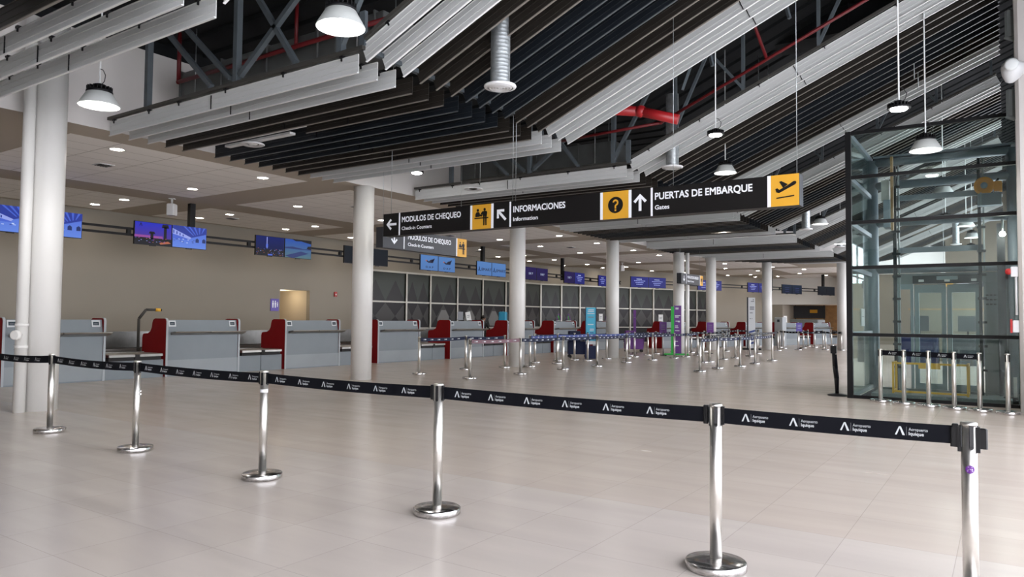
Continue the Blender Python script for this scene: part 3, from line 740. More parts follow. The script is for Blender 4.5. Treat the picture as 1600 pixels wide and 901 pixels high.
t = thing('fire_alarm', 'small red fire alarm box on the beige wall', 'fire alarm', (XW, 20.85, 2.35)); MB().cbox(0, .06, 0, .14, 0, .20, 'alarm_red', .01).build('case', t); MB().box(.06, .065, .04, .10, .06, .12, 'paper').build('call_plate', t)
L = bpy.data.lights.new('passage_lamp', 'POINT'); L.energy = 16; L.color = (1, .83, .58); L.shadow_soft_size = .1
lo = bpy.data.objects.new('passage_lamp', L); COL.objects.link(lo); lo.location = (XW - .8, 18.9, 2.35)

# ------------------------------------------------------------------ screens on black rails
def picture(mb, kind, w, h, T):
    """shapes shown on a display, in local xy from the lower left"""
    q = lambda pts, k, d=.004: mb.add([(x * w, y * h, d) for x, y in pts], [tuple(range(len(pts)))], k, T)
    R = lambda x0, y0, x1, y1, k, d=.004: q([(x0, y0), (x1, y0), (x1, y1), (x0, y1)], k, d)
    rnd = random.Random(kind + str(w))
    if kind == 'dusk':
        R(0, 0, 1, .32, 'px_black'); R(.0, .32, .75, .42, 'px_pink', .003); R(.78, .3, .86, .86, 'px_black'); q([(.72, .80), (.92, .80), (.90, .96), (.74, .96)], 'px_black')
        R(.42, .25, .50, .52, 'px_black'); q([(.37, .50), (.55, .50), (.52, .60), (.40, .60)], 'px_black')
        for _ in range(26): x, y = rnd.random() * .9, .10 + rnd.random() * .25; R(x, y, x + .03, y + .02, rnd.choice(['px_mid', 'px_orange', 'px_soft', 'px_pink']), .006)
        q([(.66, .12), (.9, .22), (.98, .14), (.7, .06)], 'px_orange', .006); q([(.12, .80), (.15, .94), (.17, .94), (.20, .80), (.18, .80), (.16, .90), (.14, .80)], 'px_black', .006)
    elif kind == 'hall':
        q([(0, 1), (1, 1), (1, .72), (.55, .50), (0, .86)], 'px_deep'); q([(0, .86), (.55, .50), (.5, .42), (0, .62)], 'px_soft', .005); q([(0, .62), (.5, .42), (.5, .38), (0, .40)], 'px_mid', .005)
        for k in range(5): q([(.3 + .15 * k, 1), (.36 + .15 * k, 1), (.62 + .06 * k, .62 + .03 * k), (.60 + .06 * k, .60 + .03 * k)], 'px_mid', .006)
        for k in range(4): q([(.02 + .09 * k, .80 - .06 * k), (.05 + .09 * k, .79 - .06 * k), (.05 + .09 * k, .64 - .04 * k), (.02 + .09 * k, .65 - .04 * k)], 'px_deep', .006)
        for x in (.72, .92): q([(x - .05, .30), (x + .05, .30), (x + .05, .44), (x, .50), (x - .05, .44)], 'px_ink', .006)
        for _ in range(14): x, y = rnd.random() * .6, .24 + rnd.random() * .16; R(x, y, x + .05, y + .02, rnd.choice(['px_deep', 'px_white', 'px_ink']), .006)
    elif kind == 'night':
        R(0, 0, 1, .34, 'px_black'); R(.37, .4, .395, .95, 'px_soft', .005); R(.35, .42, .42, .60, 'px_mid', .005)
        for _ in range(46): x, y = rnd.random() * .94, .04 + rnd.random() * .34; R(x, y, x + .025, y + .02, rnd.choice(['px_mid', 'px_soft', 'px_orange', 'px_deep']), .006)
        R(.42, .03, .58, .10, 'px_mid', .006)
    elif kind == 'beach':
        q([(0, .55), (.3, .60), (.7, .52), (1, .55), (1, .48), (0, .48)], 'px_ink'); q([(.25, 1), (1, 1), (1, .82), (.8, .86), (.6, .92), (.4, .9)], 'px_black'); q([(.82, .55), (.98, .52), (.99, .70), (.86, .68)], 'px_black'); q([(0, .10), (.6, .38), (.9, .30), (.3, .0)], 'px_ink', .003)
    elif kind == 'bird':
        q([(.28, .62), (.36, .55), (.44, .50), (.60, .50), (.78, .78), (.56, .70), (.46, .58), (.36, .66)], 'px_dark'); q([(.60, .50), (.70, .50), (.80, .80), (.76, .82), (.62, .60)], 'px_dark'); q([(.27, .64), (.32, .58), (.36, .63), (.31, .69)], 'px_orange', .006)
        add_text(mb, 'D A P', T, .30 * w, .16 * h, .12 * h, 'px_dark', .03, .005, .42 * w)
    elif kind == 'smart':
        mb.tube([(T @ Vector((x * w, y * h, .006))) for x, y in ((.06, .38), (.12, .32), (.16, .62), (.18, .34), (.24, .30), (.28, .44))], .010, 'px_dark', 6)
        add_text(mb, 'SMART', T, .30 * w, .34 * h, .19 * h, 'px_dark', .03, .005, .68 * w)
    elif kind == 'sky':
        add_text(mb, 'S K Y', T, .34 * w, .42 * h, .16 * h, 'px_white', .01, .005, .34 * w)
    elif kind == 'lines':
        for k, (a, b) in enumerate(((.32, .62), (.18, .82), (.26, .72), (.3, .66))): 
            y = .74 - .16 * k
            for s in range(7): xa = a + (b - a) * s / 7; R(xa, y, xa + (b - a) / 7 * .8, y + .055, 'px_soft' if k else 'px_white')
    elif kind == 'dim':
        for k in range(3): R(.3, .62 - .2 * k, .7, .66 - .2 * k, 'px_ink')
def screen(T, w, h, base, kind, label, parent=None):
    t = thing('display_screen', label, 'screen'); t.matrix_world = T
    I = Matrix.Identity(4)
    m = MB(); m.box(0, w, 0, h, -.06, 0, 'black_plastic', I); m.box(w * .42, w * .58, -.02, 0, -.05, -.005, 'black_plastic', I); m.build('case', t)
    p = MB(); p.box(.012, w - .012, .015, h - .012, 0, .002, base, I)
    o = p.build('picture', t)
    if kind: 
        a = MB(); picture(a, kind, w, h, I); a.build('picture_detail', o)
    return t
XS = -19.15
PAIRS = [  # y start, y end, bottom, top, two pictures
    (6.93, 9.05, ('scr_hall', 'hall'), ('scr_hall', 'hall'), 'half behind the nearest column'),
    (10.36, 12.49, ('scr_dusk', 'dusk'), ('scr_hall', 'hall'), 'of the second pair from the left'),
    (14.15, 16.35, ('scr_night', 'night'), ('scr_beach', 'beach'), 'of the third pair from the left'),
    (17.80, 20.00, ('scr_off', None), ('scr_off', None), 'of the dark pair beside the second column'),
    (21.82, 24.03, ('scr_light', 'bird'), ('scr_light', 'bird'), 'of the pair showing a bird emblem'),
    (25.55, 27.80, ('scr_light', 'smart'), ('scr_light', 'smart'), 'of the light blue pair left of the third column'),
    (29.40, 31.55, ('scr_violet', 'sky'), ('scr_violet', 'sky'), 'of the violet pair right of the third column'),
    (33.20, 35.45, ('scr_violet', 'sky'), ('scr_blue', 'lines'), 'of the second violet pair'),
    (37.10, 39.20, ('scr_blue', 'lines'), ('scr_blue', 'lines'), 'of the dim pair left of the fourth column')]
ZB, ZT = 3.41, 4.03
WHICH = ['left screen ', 'right screen ']
SHOWN = dict(hall='with a blue hall picture', dusk='with a tower at dusk', night='with a city at night', beach='with a beach picture', bird='with a black bird and letters', smart='with slanted dark lettering', sky='with pale letters on violet', lines='with lines of pale text', dim='almost dark')
for (ya, yb, A, B, where) in PAIRS:
    w = (yb - ya) / 2
    for k, (base, kind) in enumerate((A, B)):
        T = frame_T((XS, ya + w * k + .01, ZB), (0, 1, 0), (0, 0, 1))
        screen(T, w - .02, ZT - ZB, base, kind, WHICH[k] + where + (' ' + SHOWN[kind] if kind else ' switched off'))
def rail(T, length, posts, label, top):
    """twin rails along local x at height 0, ceiling posts"""
    t = thing('screen_rail', label, 'screen rail'); t.matrix_world = T
    for z in (.24, .40): 
        m = MB(); m.box(0, length, z - .03, z + .03, -.14, -.08, 'black_metal'); m.build('rail', t)
    for x in posts:
        m = MB(); m.box(x - .08, x + .08, .15, top, -.24, -.10, 'black_metal'); m.build('ceiling_post', t)
    x = 1.7
    while x < length:
        m = MB(); m.box(x, x + .10, .21, .43, -.145, -.07, 'black_metal'); m.build('rail_joiner', t); x += 3.72
rail(frame_T((XS, 4.8, ZB), (0, 1, 0), (0, 0, 1)), 35.4, [.4, 7.3, 14.3, 21.4, 28.5], 'black twin rails on ceiling posts that carry the screens over the counters', ZC - ZB)
SA = Vector((-16.9, 36.9, 0)); SB = Vector((-10.6, 52.2, 0)); sd = (SB - SA).normalized()
R2P = [(-.2, 2.5, 'scr_blue', 'lines', 'left of the fifth column'), (5.1, 7.2, 'scr_blue', 'lines', 'right of the fifth column'),
       (9.6, 11.7, 'scr_blue', 'lines', 'left of the seventh column'), (13.0, 15.1, 'scr_teal', 'dim', 'right of the seventh column'), (16.9, 18.8, 'scr_off', None, 'at the far end by the shaft')]
for (a, b, base, kind, where) in R2P:
    w = (b - a) / 2
    for k in range(2):
        o = SA + sd * (a + w * k + .01); T = frame_T((o.x, o.y, ZB - .12), sd, (0, 0, 1))
        screen(T, w - .02, .60, base, kind, WHICH[k] + 'of the far pair ' + where)
rail(frame_T((SA.x, SA.y, ZB - .12), sd, (0, 0, 1)), 18.5, [12.1, 17.7], 'far black twin rails carrying the farther screens', ZC - ZB + .12)
# ------------------------------------------------------------------ hanging direction signs
def arrow(mb, cx, cy, s, ang, m, T):
    """arrow of overall size s pointing along ang"""
    pts = [(-.09, -.5), (.09, -.5), (.09, .22), (.30, -.02), (.43, .10), (0, .52), (-.43, .10), (-.30, -.02), (-.09, .22)]
    c, n = math.cos(ang - PI / 2), math.sin(ang - PI / 2)
    P = [(cx + s * (x * c - y * n), cy + s * (x * n + y * c)) for x, y in pts]
    z = .0022
    mb.add([(*P[i], z) for i in (0, 1, 2, 8)], [(0, 1, 2, 3)], m, T)
    mb.add([(*P[i], z) for i in (2, 3, 4, 5)], [(0, 1, 2, 3)], m, T); mb.add([(*P[i], z) for i in (5, 6, 7, 8)], [(0, 1, 2, 3)], m, T)
    mb.add([(*P[i], z) for i in (2, 5, 8)], [(0, 1, 2)], m, T)
def poly(mb, pts, m, T, z=.0025): mb.add([(*p, z) for p in pts], [tuple(range(len(pts)))], m, T)
def picto_counter(mb, x, y, w, h, T, m='sign_black'):
    f = lambda a, b: (x + a * w, y + b * h)
    poly(mb, [f(.12, .42), f(.86, .42), f(.86, .47), f(.12, .47)], m, T)
    for cx, cy in ((.30, .77), (.66, .79)): poly(mb, [(x + cx * w + .055 * w * 1.15 * math.cos(k * PI / 8), y + cy * h + .055 * w * 1.15 * math.sin(k * PI / 8)) for k in range(16)], m, T)
    poly(mb, [f(.17, .50), f(.40, .50), f(.42, .62), f(.36, .70), f(.23, .70), f(.17, .62)], m, T)
    poly(mb, [f(.36, .60), f(.50, .56), f(.54, .66), f(.57, .64), f(.52, .50), f(.36, .53)], m, T)
    poly(mb, [f(.56, .52), f(.78, .52), f(.80, .68), f(.74, .73), f(.60, .73), f(.56, .68)], m, T)
    poly(mb, [f(.58, .70), f(.46, .52), f(.41, .56), f(.54, .73)], m, T)
    poly(mb, [f(.59, .14), f(.66, .14), f(.67, .53), f(.58, .53)], m, T); poly(mb, [f(.70, .14), f(.77, .14), f(.77, .53), f(.68, .53)], m, T)
def picto_plane(mb, x, y, w, h, T, m='sign_black'):
    f = lambda a, b: (x + a * w, y + b * h)
    poly(mb, [f(.20, .45), f(.30, .42), f(.88, .66), f(.92, .72), f(.88, .77), f(.80, .76), f(.62, .66), f(.32, .53)], m, T)
    poly(mb, [f(.62, .68), f(.44, .58), f(.30, .78), f(.38, .80)], m, T)
    poly(mb, [f(.20, .45), f(.32, .52), f(.24, .58), f(.16, .56)], m, T)
    poly(mb, [f(.20, .24), f(.84, .29), f(.84, .33), f(.20, .28)], m, T)
H = .42
t = thing('direction_sign', 'long black hanging sign for check-in counters, information and gates', 'sign', (-9.71, 10.0, 3.04))
T = frame_T((0, 0, 0), (1, 0, 0), (0, 0, 1))
m = MB(); m.box(0, 7.49, 0, .22, 0, H, 'sign_black'); m.box(7.47, 7.495, .005, .215, .0, H, 'sign_grey'); body = m.build('panel', t)
X = lambda x: x + 9.71
for a, b in ((-7.6, -7.2), (-5.09, -4.66), (-2.58, -2.22)):
    m = MB(); m.box(X(a), X(b), -.006, 0, .0, H, 'sign_yellow'); m.box(X(a) - .045, X(a), -.006, 0, 0, H, 'sign_white')
    if b < -3: m.box(X(b), X(b) + .045, -.006, 0, 0, H, 'sign_white')
    o = m.build('yellow_panel', t)
    p = MB(); TT = frame_T((0, -.006, 0), (1, 0, 0), (0, 0, 1))
    if a == -7.6: picto_counter(p, X(a), 0, .40, H, TT)
    elif a == -5.09:
        poly(p, disc(X(-4.875), .21, .125, 32), 'sign_black', TT)
        R0, R1, cx, cz = .024, .050, X(-4.875), .245
        arc = [PI * .95 - k * (PI * 1.42) / 14 for k in range(15)]
        for a0, a1 in zip(arc[:-1], arc[1:]): poly(p, [(cx + r * math.cos(q), cz + r * math.sin(q)) for r, q in ((R0, a0), (R1, a0), (R1, a1), (R0, a1))], 'sign_yellow', TT, .004)
        poly(p, [(cx - .013, .155), (cx + .013, .155), (cx + .013, .205), (cx + .022, .226), (cx + .001, .215), (cx - .013, .20)], 'sign_yellow', TT, .0041)
        poly(p, [(cx - .014, .118), (cx + .014, .118), (cx + .014, .144), (cx - .014, .144)], 'sign_yellow', TT, .004)
    else: picto_plane(p, X(a), 0, .36, H, TT)
    p.build('pictogram', o)
for x, a in ((-9.50, PI), (-6.99, PI * .75), (-4.475, PI / 2)):
    m = MB(); arrow(m, X(x), .215, .25, a, 'sign_white', T); m.build('arrow', t)
for x in (-9.30, -6.81, -4.29):
    m = MB(); m.box(X(x) - .015, X(x) + .015, -.005, 0, .0, H, 'sign_white'); m.build('divider', t)
for s, x, w, sub, sw in (('MODULOS DE CHEQUEO', -9.24, 1.38, 'Check-in Counters', .72), ('INFORMACIONES', -6.75, .99, 'Information', .48), ('PUERTAS DE EMBARQUE', -4.24, 1.41, 'Gates', .22)):
    m = MB(); add_text(m, s, T, X(x), .235, .098, 'sign_white', .045, .0025, w); m.build('lettering', t); m = MB(); add_text(m, sub, T, X(x), .09, .062, 'sign_white', .035, .0025, sw); m.build('subtitle', t)
for x in (-9.62, -6.84, -6.78, -4.0, -2.27):
    m = MB(); m.rod((X(x), .11, H), (X(x), .11, roof_z(x) - 3.04), .004, 'galvanised', 6); m.build('cable', t)
def side_sign(x, y, z, L, label, h=.44, small=False):
    """board along y, its face to +x"""
    t = thing('direction_sign', label, 'sign', (x, y, z)); T = frame_T((.0, 0, 0), (0, 1, 0), (0, 0, 1))
    m = MB(); m.box(-.2, 0, 0, L, 0, h, 'sign_grey'); m.build('panel', t)
    m = MB(); m.box(-.002, .006, L * .872, L, 0, h, 'sign_yellow'); m.box(-.002, .006, L * .86, L * .872, 0, h, 'sign_white'); o = m.build('yellow_panel', t)
    p = MB(); picto_counter(p, L * .875, .0, L * .12, h, frame_T((.006, 0, 0), (0, 1, 0), (0, 0, 1))); p.build('pictogram', o)
    m = MB(); arrow(m, L * .12, .22, .24, -PI / 2, 'sign_white', T); m.build('arrow', t)
    m = MB(); m.box(0, .004, L * .222, L * .232, 0.02, h, 'sign_white'); m.build('divider', t)
    m = MB(); add_text(m, 'MODULOS DE CHEQUEO', T, L * .27, .25, .105, 'sign_white', .045, .0025, L * .52); m.build('lettering', t); m = MB(); add_text(m, 'Check-in Counters', T, L * .27, .10, .07, 'sign_white', .035, .0025, L * .30); m.build('subtitle', t)
    for u in (.1, L - .1):
        m = MB(); m.rod((-.1, u, h), (-.1, u, roof_z(x) - z), .004, 'galvanised', 6); m.build('cable', t)
side_sign(-11.0, 11.32, 3.01, 2.92, 'dark check-in counters sign hanging behind the long black sign')
side_sign(-11.2, 29.2, 3.05, 2.6, 'small far check-in counters sign beside the fifth column')

# ------------------------------------------------------------------ belt posts
def post_proto(name='belt_post', tube='chrome', base='chrome_scuffed'):
    t = thing(name, '', 'belt post')
    MB().lathe([(.178, 0), (.183, .006), (.183, .044), (.176, .051), (.10, .060), (.05, .066), (.04, .068)], base, 40).build('base', t)
    MB().lathe([(.0365, .06), (.0365, .985)], tube, 28).build('pole', t)
    h = MB(); h.lathe([(.0385, .985), (.0395, .99), (.0395, .998), (.034, 1.003), (.0, 1.004)], tube, 28)
    h.build('cap', t)
    s = MB()
    for a in range(4):
        T = Matrix.Rotation(a * PI / 2, 4, 'Z'); s.box(-.010, .010, -.0405, -.030, .875, .985, 'black_plastic', T); s.lathe([(.010, -.0405), (.010, -.03)], 'black_plastic', 12, T @ Matrix.Rotation(0, 4, 'X') @ Matrix(((1, 0, 0, 0), (0, 0, 1, 0), (0, 1, 0, .875), (0, 0, 0, 1))))
    s.build('belt_slots', t)
    return t
pp = post_proto(); pt = snapshot(pp); used = [False]
def post(x, y, label, rot=0.0):
    if not used[0]:
        used[0] = True; pp.location = (x, y, 0); pp.rotation_euler.z = rot; pp['label'] = label; return pp
    return dup(pp, pt, (x, y, 0), rot, label)
LOGO = None
def logo(mb, T, x, y, s=1.0, colr='print_white'):
    """the mark printed on the belt: a split peak and two words"""
    z = .0012
    mb.add([(x, y, z), (x + .009 * s, y, z), (x + .027 * s, y + .046 * s, z), (x + .020 * s, y + .046 * s, z)], [(0, 1, 2, 3)], colr, T)
    mb.add([(x + .020 * s, y + .046 * s, z), (x + .029 * s, y + .046 * s, z), (x + .048 * s, y, z), (x + .036 * s, y, z)], [(0, 1, 2, 3)], colr, T)
    mb.add([(x + .055 * s, y, z), (x + .0565 * s, y, z), (x + .0565 * s, y + .046 * s, z), (x + .055 * s, y + .046 * s, z)], [(0, 1, 2, 3)], 'print_grey', T)
    add_text(mb, 'Aeropuerto', T, x + .066 * s, y + .026 * s, .016 * s, colr, .0, z, .090 * s)
    add_text(mb, 'Iquique', T, x + .066 * s, y + .002 * s, .017 * s, colr, .04, z, .070 * s)
def belt(p, dx, dy, m='belt_black', detail=True, sag=.015, clip=True, z=.932, pitch=.315, h=.094):
    """belt from post p (its part) to the post at offset dx, dy; printed face to the viewer"""
    L = math.hypot(dx, dy); u = Vector((dx / L, dy / L, 0))
    inv = Matrix.Rotation(-p.rotation_euler.z, 4, 'Z'); u = inv @ u
    nrm = Vector((u.y, -u.x, 0))
    flip = False
    mb = MB(); N = 8; r = .04; xs = [r + (L - 2 * r) * k / N for k in range(N + 1)]
    zz = lambda x: z - sag * (1 - (2 * (x - L / 2) / (L - 2 * r)) ** 2)
    for a, b in zip(xs[:-1], xs[1:]):
        q = lambda x, s, o: tuple(u * x + nrm * o + Vector((0, 0, zz(x) + s * h / 2)))
        v = [q(a, -1, .001), q(b, -1, .001), q(b, 1, .001), q(a, 1, .001), q(a, -1, -.001), q(b, -1, -.001), q(b, 1, -.001), q(a, 1, -.001)]
        mb.add(v, [(0, 1, 2, 3), (7, 6, 5, 4), (3, 2, 6, 7), (1, 0, 4, 5)], m)
    n = int((L - .3) / pitch)
    for k in range(n + 1):
        x = .16 + k * pitch
        if x + .2 > L: break
        T = frame_T(u * x + Vector((0, 0, zz(x + .07))) + nrm * .001, u, (0, 0, 1)) if not flip else None
        if detail: logo(mb, T, 0, -.022)
        else:
            mb.add([(0, -.018, .001), (.03, -.018, .001), (.022, .022, .001), (.010, .022, .001)], [(0, 1, 2, 3)], 'print_grey', T); mb.add([(.05, -.012, .001), (.13, -.012, .001), (.13, .014, .001), (.05, .014, .001)], [(0, 1, 2, 3)], 'print_white', T)
    bo = mb.build('belt', p)
    if clip:
        c = MB(); T = frame_T(u * (L - .045) + Vector((0, 0, z)), u, (0, 0, 1)); c.cbox(-.03, .0, -.058, .058, -.012, .012, 'black_plastic', .004, T)
        T = frame_T(u * .043 + Vector((0, 0, z)), u, (0, 0, 1)); c.box(-.006, .012, -.056, .056, -.009, .009, 'black_plastic', T)
        c.build('belt_clip', bo)
    return bo
FR = [(-12.45, 4.52), (-10.24, 4.52), (-8.10, 4.47), (-5.80, 4.42), (-3.68, 4.43), (-1.49, 4.46), (-.165, 4.47)]
FL = ['chrome belt post of the front row just past the left edge, holding the leftmost belt', 'chrome belt post of the front row right beside the nearest white column', 'chrome belt post of the front row in front of the first red counter wing', 'chrome belt post with a white tape ring in the front row', 'chrome belt post of the front row at the middle of the picture', 'chrome belt post of the front row with its round base at the bottom edge', 'nearest chrome belt post with a purple round sticker at the right']
prev = None; FP = []
for (x, y), lab in zip(FR, FL): FP.append(post(x, y, lab, .35))
for i, p in enumerate(FP):
    p['group'] = 'front row of belt posts'
    if i < len(FP) - 1: belt(p, FR[i + 1][0] - FR[i][0], FR[i + 1][1] - FR[i][1], sag=(.03, .02, .014, .012, .008, .005)[i], pitch=.315 if i < 5 else .275)
T = frame_T((0, 0, 0), (1, 0, 0), (0, 1, 0))
m = MB(); m.lathe([(.0372, 0), (.0372, .03)], 'box_white', 28, Matrix.Translation((0, 0, .80)), cap=False); m.build('tape_ring', FP[3])
# sticker wraps the tube on the viewer's side
va = Vector((-FR[6][0], -FR[6][1], 0)); a0 = math.atan2(va.y, va.x) + .10 - .35; m = MB(); N = 9
def onpole(u, w, r=.0378): a = a0 + u / .0365; return (r * math.cos(a), r * math.sin(a), .765 + w)
m.add([onpole(0, 0)] + [onpole(.021 * math.cos(2 * PI * k / 24), .021 * math.sin(2 * PI * k / 24)) for k in range(24)], [(0, k + 1, (k + 1) % 24 + 1) for k in range(24)], 'sticker_purple')
for w, l in ((.011, .010), (.0, .003), (-.009, .013)): m.add([onpole(-l, w, .0384), onpole(l, w, .0384), onpole(l, w + .002, .0384), onpole(-l, w + .002, .0384)], [(0, 1, 2, 3)], 'banner_white')
m.build('sticker', FP[6])
c = MB()
for s in (-1, 1): c.cbox(s * .062 - .02, s * .062 + .02, -.012, .012, .87, .975, 'black_plastic', .006); c.box(s * .04 - .01, s * .04 + .01, -.02, .02, .85, .98, 'black_plastic')
c.build('belt_heads', FP[6]).rotation_euler.z = -.35
m = MB(); m.box(.037, .05, -.012, .012, .62, .64, 'paper'); m.box(.037, .05, -.012, .012, .655, .672, 'paper'); m.build('tag', FP[2])

# posts by the glass shaft
SF = [(-1.98, 15.45), (-1.57, 15.28), (-1.16, 15.12), (-.76, 14.98), (-.38, 14.86), (.02, 14.74), (.42, 14.62)]
SL = ['belt post of the glass shaft row, at its left end', 'belt post of the glass shaft row, second from left', 'belt post in the middle of the yellow railing before the glass shaft', 'belt post of the glass shaft row before the right end of the yellow railing', 'belt post of the glass shaft row, fifth from left', 'bare belt post of the glass shaft row without a belt', 'belt post of the glass shaft row, cut off by the right edge']
SP = [post(x, y, l, .8) for (x, y), l in zip(SF, SL)]
for p in SP: p['group'] = 'belt posts before the glass shaft'
for i in range(4): belt(SP[i], SF[i + 1][0] - SF[i][0], SF[i + 1][1] - SF[i][1], sag=.0, pitch=.33, clip=False)
# queue lanes farther back
LANES = [  # name, belt colour, points
    ('lane nearest the columns', 'belt_navy', [(-12.95, 14.77), (-13.07, 16.95), (-12.72, 18.45), (-13.3, 21.1), (-13.33, 22.7), (-13.1, 23.5), (-12.62, 25.15), (-12.95, 27.9), (-12.8, 30.3), (-12.85, 32.6)]),
    ('second lane', 'belt_blue', [(-12.35, 19.3), (-12.48, 21.2), (-12.53, 23.45), (-12.2, 26.05), (-12.38, 27.15), (-12.5, 28.75)]),
    ('third lane', 'belt_navy', [(-11.05, 14.5), (-10.9, 16.55), (-10.95, 18.95), (-10.8, 20.85), (-10.95, 23.35), (-10.9, 25.5), (-10.8, 27.4), (-10.82, 28.7), (-10.9, 30.3)]),
    ('fourth lane', 'belt_black', [(-8.88, 25.25), (-8.85, 25.85), (-9.0, 27.9), (-8.95, 29.2), (-8.95, 31.2), (-9.35, 33.8), (-9.55, 38.2)]),
    ('lane nearest the hall', 'belt_navy', [(-7.43, 20.85), (-7.48, 22.6), (-7.22, 24.05), (-7.24, 25.85), (-7.3, 28.35)]),
    ('far lane', 'belt_black', [(-12.1, 32.8), (-11.3, 35.4), (-11.97, 34.2), (-13.05, 40.2), (-12.7, 41.9), (-12.05, 43.8)]),
    ('farthest lane', 'belt_black', [(-10.6, 42.8), (-9.95, 41.0), (-8.95, 39.9), (-7.83, 41.0), (-7.1, 41.2)]),
    ('lane by the far counters', 'belt_black', [(-9.8, 46.2), (-9.35, 42.9), (-9.1, 44.6), (-8.7, 44.9), (-8.95, 48.7), (-8.1, 46.9)])]
for li, (nm, bm, pts) in enumerate(LANES):
    ps = []
    for i, (x, y) in enumerate(pts):
        p = post(x, y, 'steel belt post, %s from the front in the %s' % (ORD[i], nm), .3 + .2 * i); p['group'] = 'belt posts of the queue lanes'; ps.append(p)
    for i in range(len(pts) - 1):
        dx, dy = pts[i + 1][0] - pts[i][0], pts[i + 1][1] - pts[i][1]
        if math.hypot(dx, dy) > 4.6 or (li == 7 and i % 2) or (li == 0 and i in (2, 6)): continue   # columns stand in these gaps
        m = bm
        if li == 2 and i == 0: m = 'belt_maroon'
        if li == 1 and i > 3: m = 'belt_navy'
        belt(ps[i], dx, dy, m, detail=False, sag=.02, clip=False)
# black post leaning by the shaft corner
t = thing('belt_post', 'all black belt post leaning against the left corner of the glass shaft', 'belt post', (-2.87, 16.15, 0))
MB().lathe([(.185, 0), (.185, .02), (.17, .028), (.06, .05), (.05, .05)], 'black_plastic', 32).build('base', t)
m = MB(); m.tube([(.0, 0, .04), (-.02, 0, .35), (-.05, .0, .60), (-.06, 0, .92)], .036, 'black_plastic', 14); m.build('pole', t)
m = MB(); m.cbox(-.115, -.005, -.05, .05, .86, 1.02, 'black_plastic', .015); m.build('belt_head', t)
m = MB(); m.tube([(-.02, -.03, .84), (.0, -.04, .55), (.02, -.04, .35), (.01, -.03, .12)], .026, 'belt_black', 8); m.build('hanging_belt', t)
# ------------------------------------------------------------------ glass lift shaft
AX0, AX1, AY0, AY1 = -2.58, .30, 15.87, 18.9
ZL = [0.03, 1.26, 2.59, 3.49, 4.40, 5.29]
t = thing('lift_shaft', 'glass lift shaft with black frame at the right of the hall', 'lift shaft', (0, 0, 0))
m = MB(); m.box(AX0 - .045, AX0 + .06, AY0 - .05, AY0 + .05, 0, 5.33, 'black_metal'); m.build('corner_post', t)
m = MB(); m.box(AX1 - .05, AX1 + .05, AY0 - .05, AY0 + .05, 0, 5.33, 'black_metal'); m.build('corner_post', t)
for i, z in enumerate(ZL):
    m = MB(); m.box(AX0 + .06, AX1 - .05, AY0 - .04, AY0 + .04, z - .032, z + .032, 'black_metal'); m.build('front_rail', t)
    m = MB(); m.box(AX0 - .03, AX0 + .05, AY0 + .05, AY1, z - .04, z + .05, 'shaft_blue' if z > .1 else 'shaft_grey'); m.build('side_rail', t)
    m = MB(); m.box(AX1 - .03, AX1 + .05, AY0 + .05, AY1, z - .04, z + .04, 'shaft_blue'); m.build('side_rail', t)
for za, zb in zip(ZL[:-1], ZL[1:]):
    for nm, v in (('front_pane', [(AX0 + .05, AY0 - .03), (AX1, AY0 - .03)]), ('left_pane', [(AX0, AY0), (AX0, AY1)]), ('right_pane', [(AX1, AY0), (AX1, AY1)])):
        (x0, y0), (x1, y1) = v; d = (0, .012) if y0 == y1 else (.012, 0)
        m = MB(); m.box(min(x0, x1), max(x0, x1) + d[0], min(y0, y1), max(y0, y1) + d[1], za, zb, 'glass'); m.build(nm, t)
for x in (AX0 + .06, AX1 - .12):
    m = MB(); m.rod((x, 18.72, -.5), (x, 18.72, 5.25), .115, 'shaft_blue', 28); m.build('steel_column', t)
for z in (5.20, 4.66, 3.80, 2.72):
    m = MB(); m.rod((AX0 + .1, 18.72, z), (AX1 - .15, 18.72, z), .095, 'shaft_blue', 24); m.build('cross_tube', t)
m = MB(); m.box(AX0 + .1, AX1, 18.55, 18.9, 5.29, 5.33, 'shaft_blue'); m.build('top_plate', t)
for x, w in ((-2.05, .07), (-1.95, .03), (-.45, .06), (-.36, .03)):
    m = MB(); m.box(x, x + w, 18.2, 18.28, -.5, 5.0, 'steel_dark' if w > .05 else 'shaft_grey')
    for k in range(9): m.box(x - .02, x + w + .02, 18.17, 18.2, .5 + k * .5, .55 + k * .5, 'steel_dark')
    m.build('guide_rail', t)
m = MB(); m.box(-.12, .02, 18.3, 18.45, -.5, 3.6, 'steel_dark'); m.build('guide_rail', t)
for z in (4.22, 3.05): 
    m = MB(); m.box(-1.95, -.36, 18.3, 18.34, z, z + .12, 'shaft_blue'); m.build('bracket_beam', t)
# landing doors in the back
m = MB(); m.box(-2.10, .28, 18.82, 18.9, 2.38, 2.62, 'shaft_grey'); m.box(-1.72, -.42, 18.70, 18.82, 2.38, 2.56, 'steel_dark'); m.box(-1.25, -.85, 18.66, 18.70, 2.46, 2.54, 'door_frame')
for x in (-1.6, -1.1, -.6): m.box(x, x + .1, 18.66, 18.70, 2.42, 2.47, 'steel')
m.build('door_header', t)
for x0 in (-1.70, -1.06):
    m = MB(); x1 = x0 + .62
    m.box(x0, x0 + .09, 18.82, 18.87, .02, 2.36, 'door_frame'); m.box(x1 - .09, x1, 18.82, 18.87, .02, 2.36, 'door_frame'); m.box(x0 + .09, x1 - .09, 18.82, 18.87, 2.18, 2.36, 'door_frame'); m.box(x0 + .09, x1 - .09, 18.82, 18.87, .02, .15, 'door_frame')
    o = m.build('landing_door', t); m = MB(); m.box(x0 + .09, x1 - .09, 18.84, 18.852, .15, 2.18, 'glass'); m.build('door_glass', o)
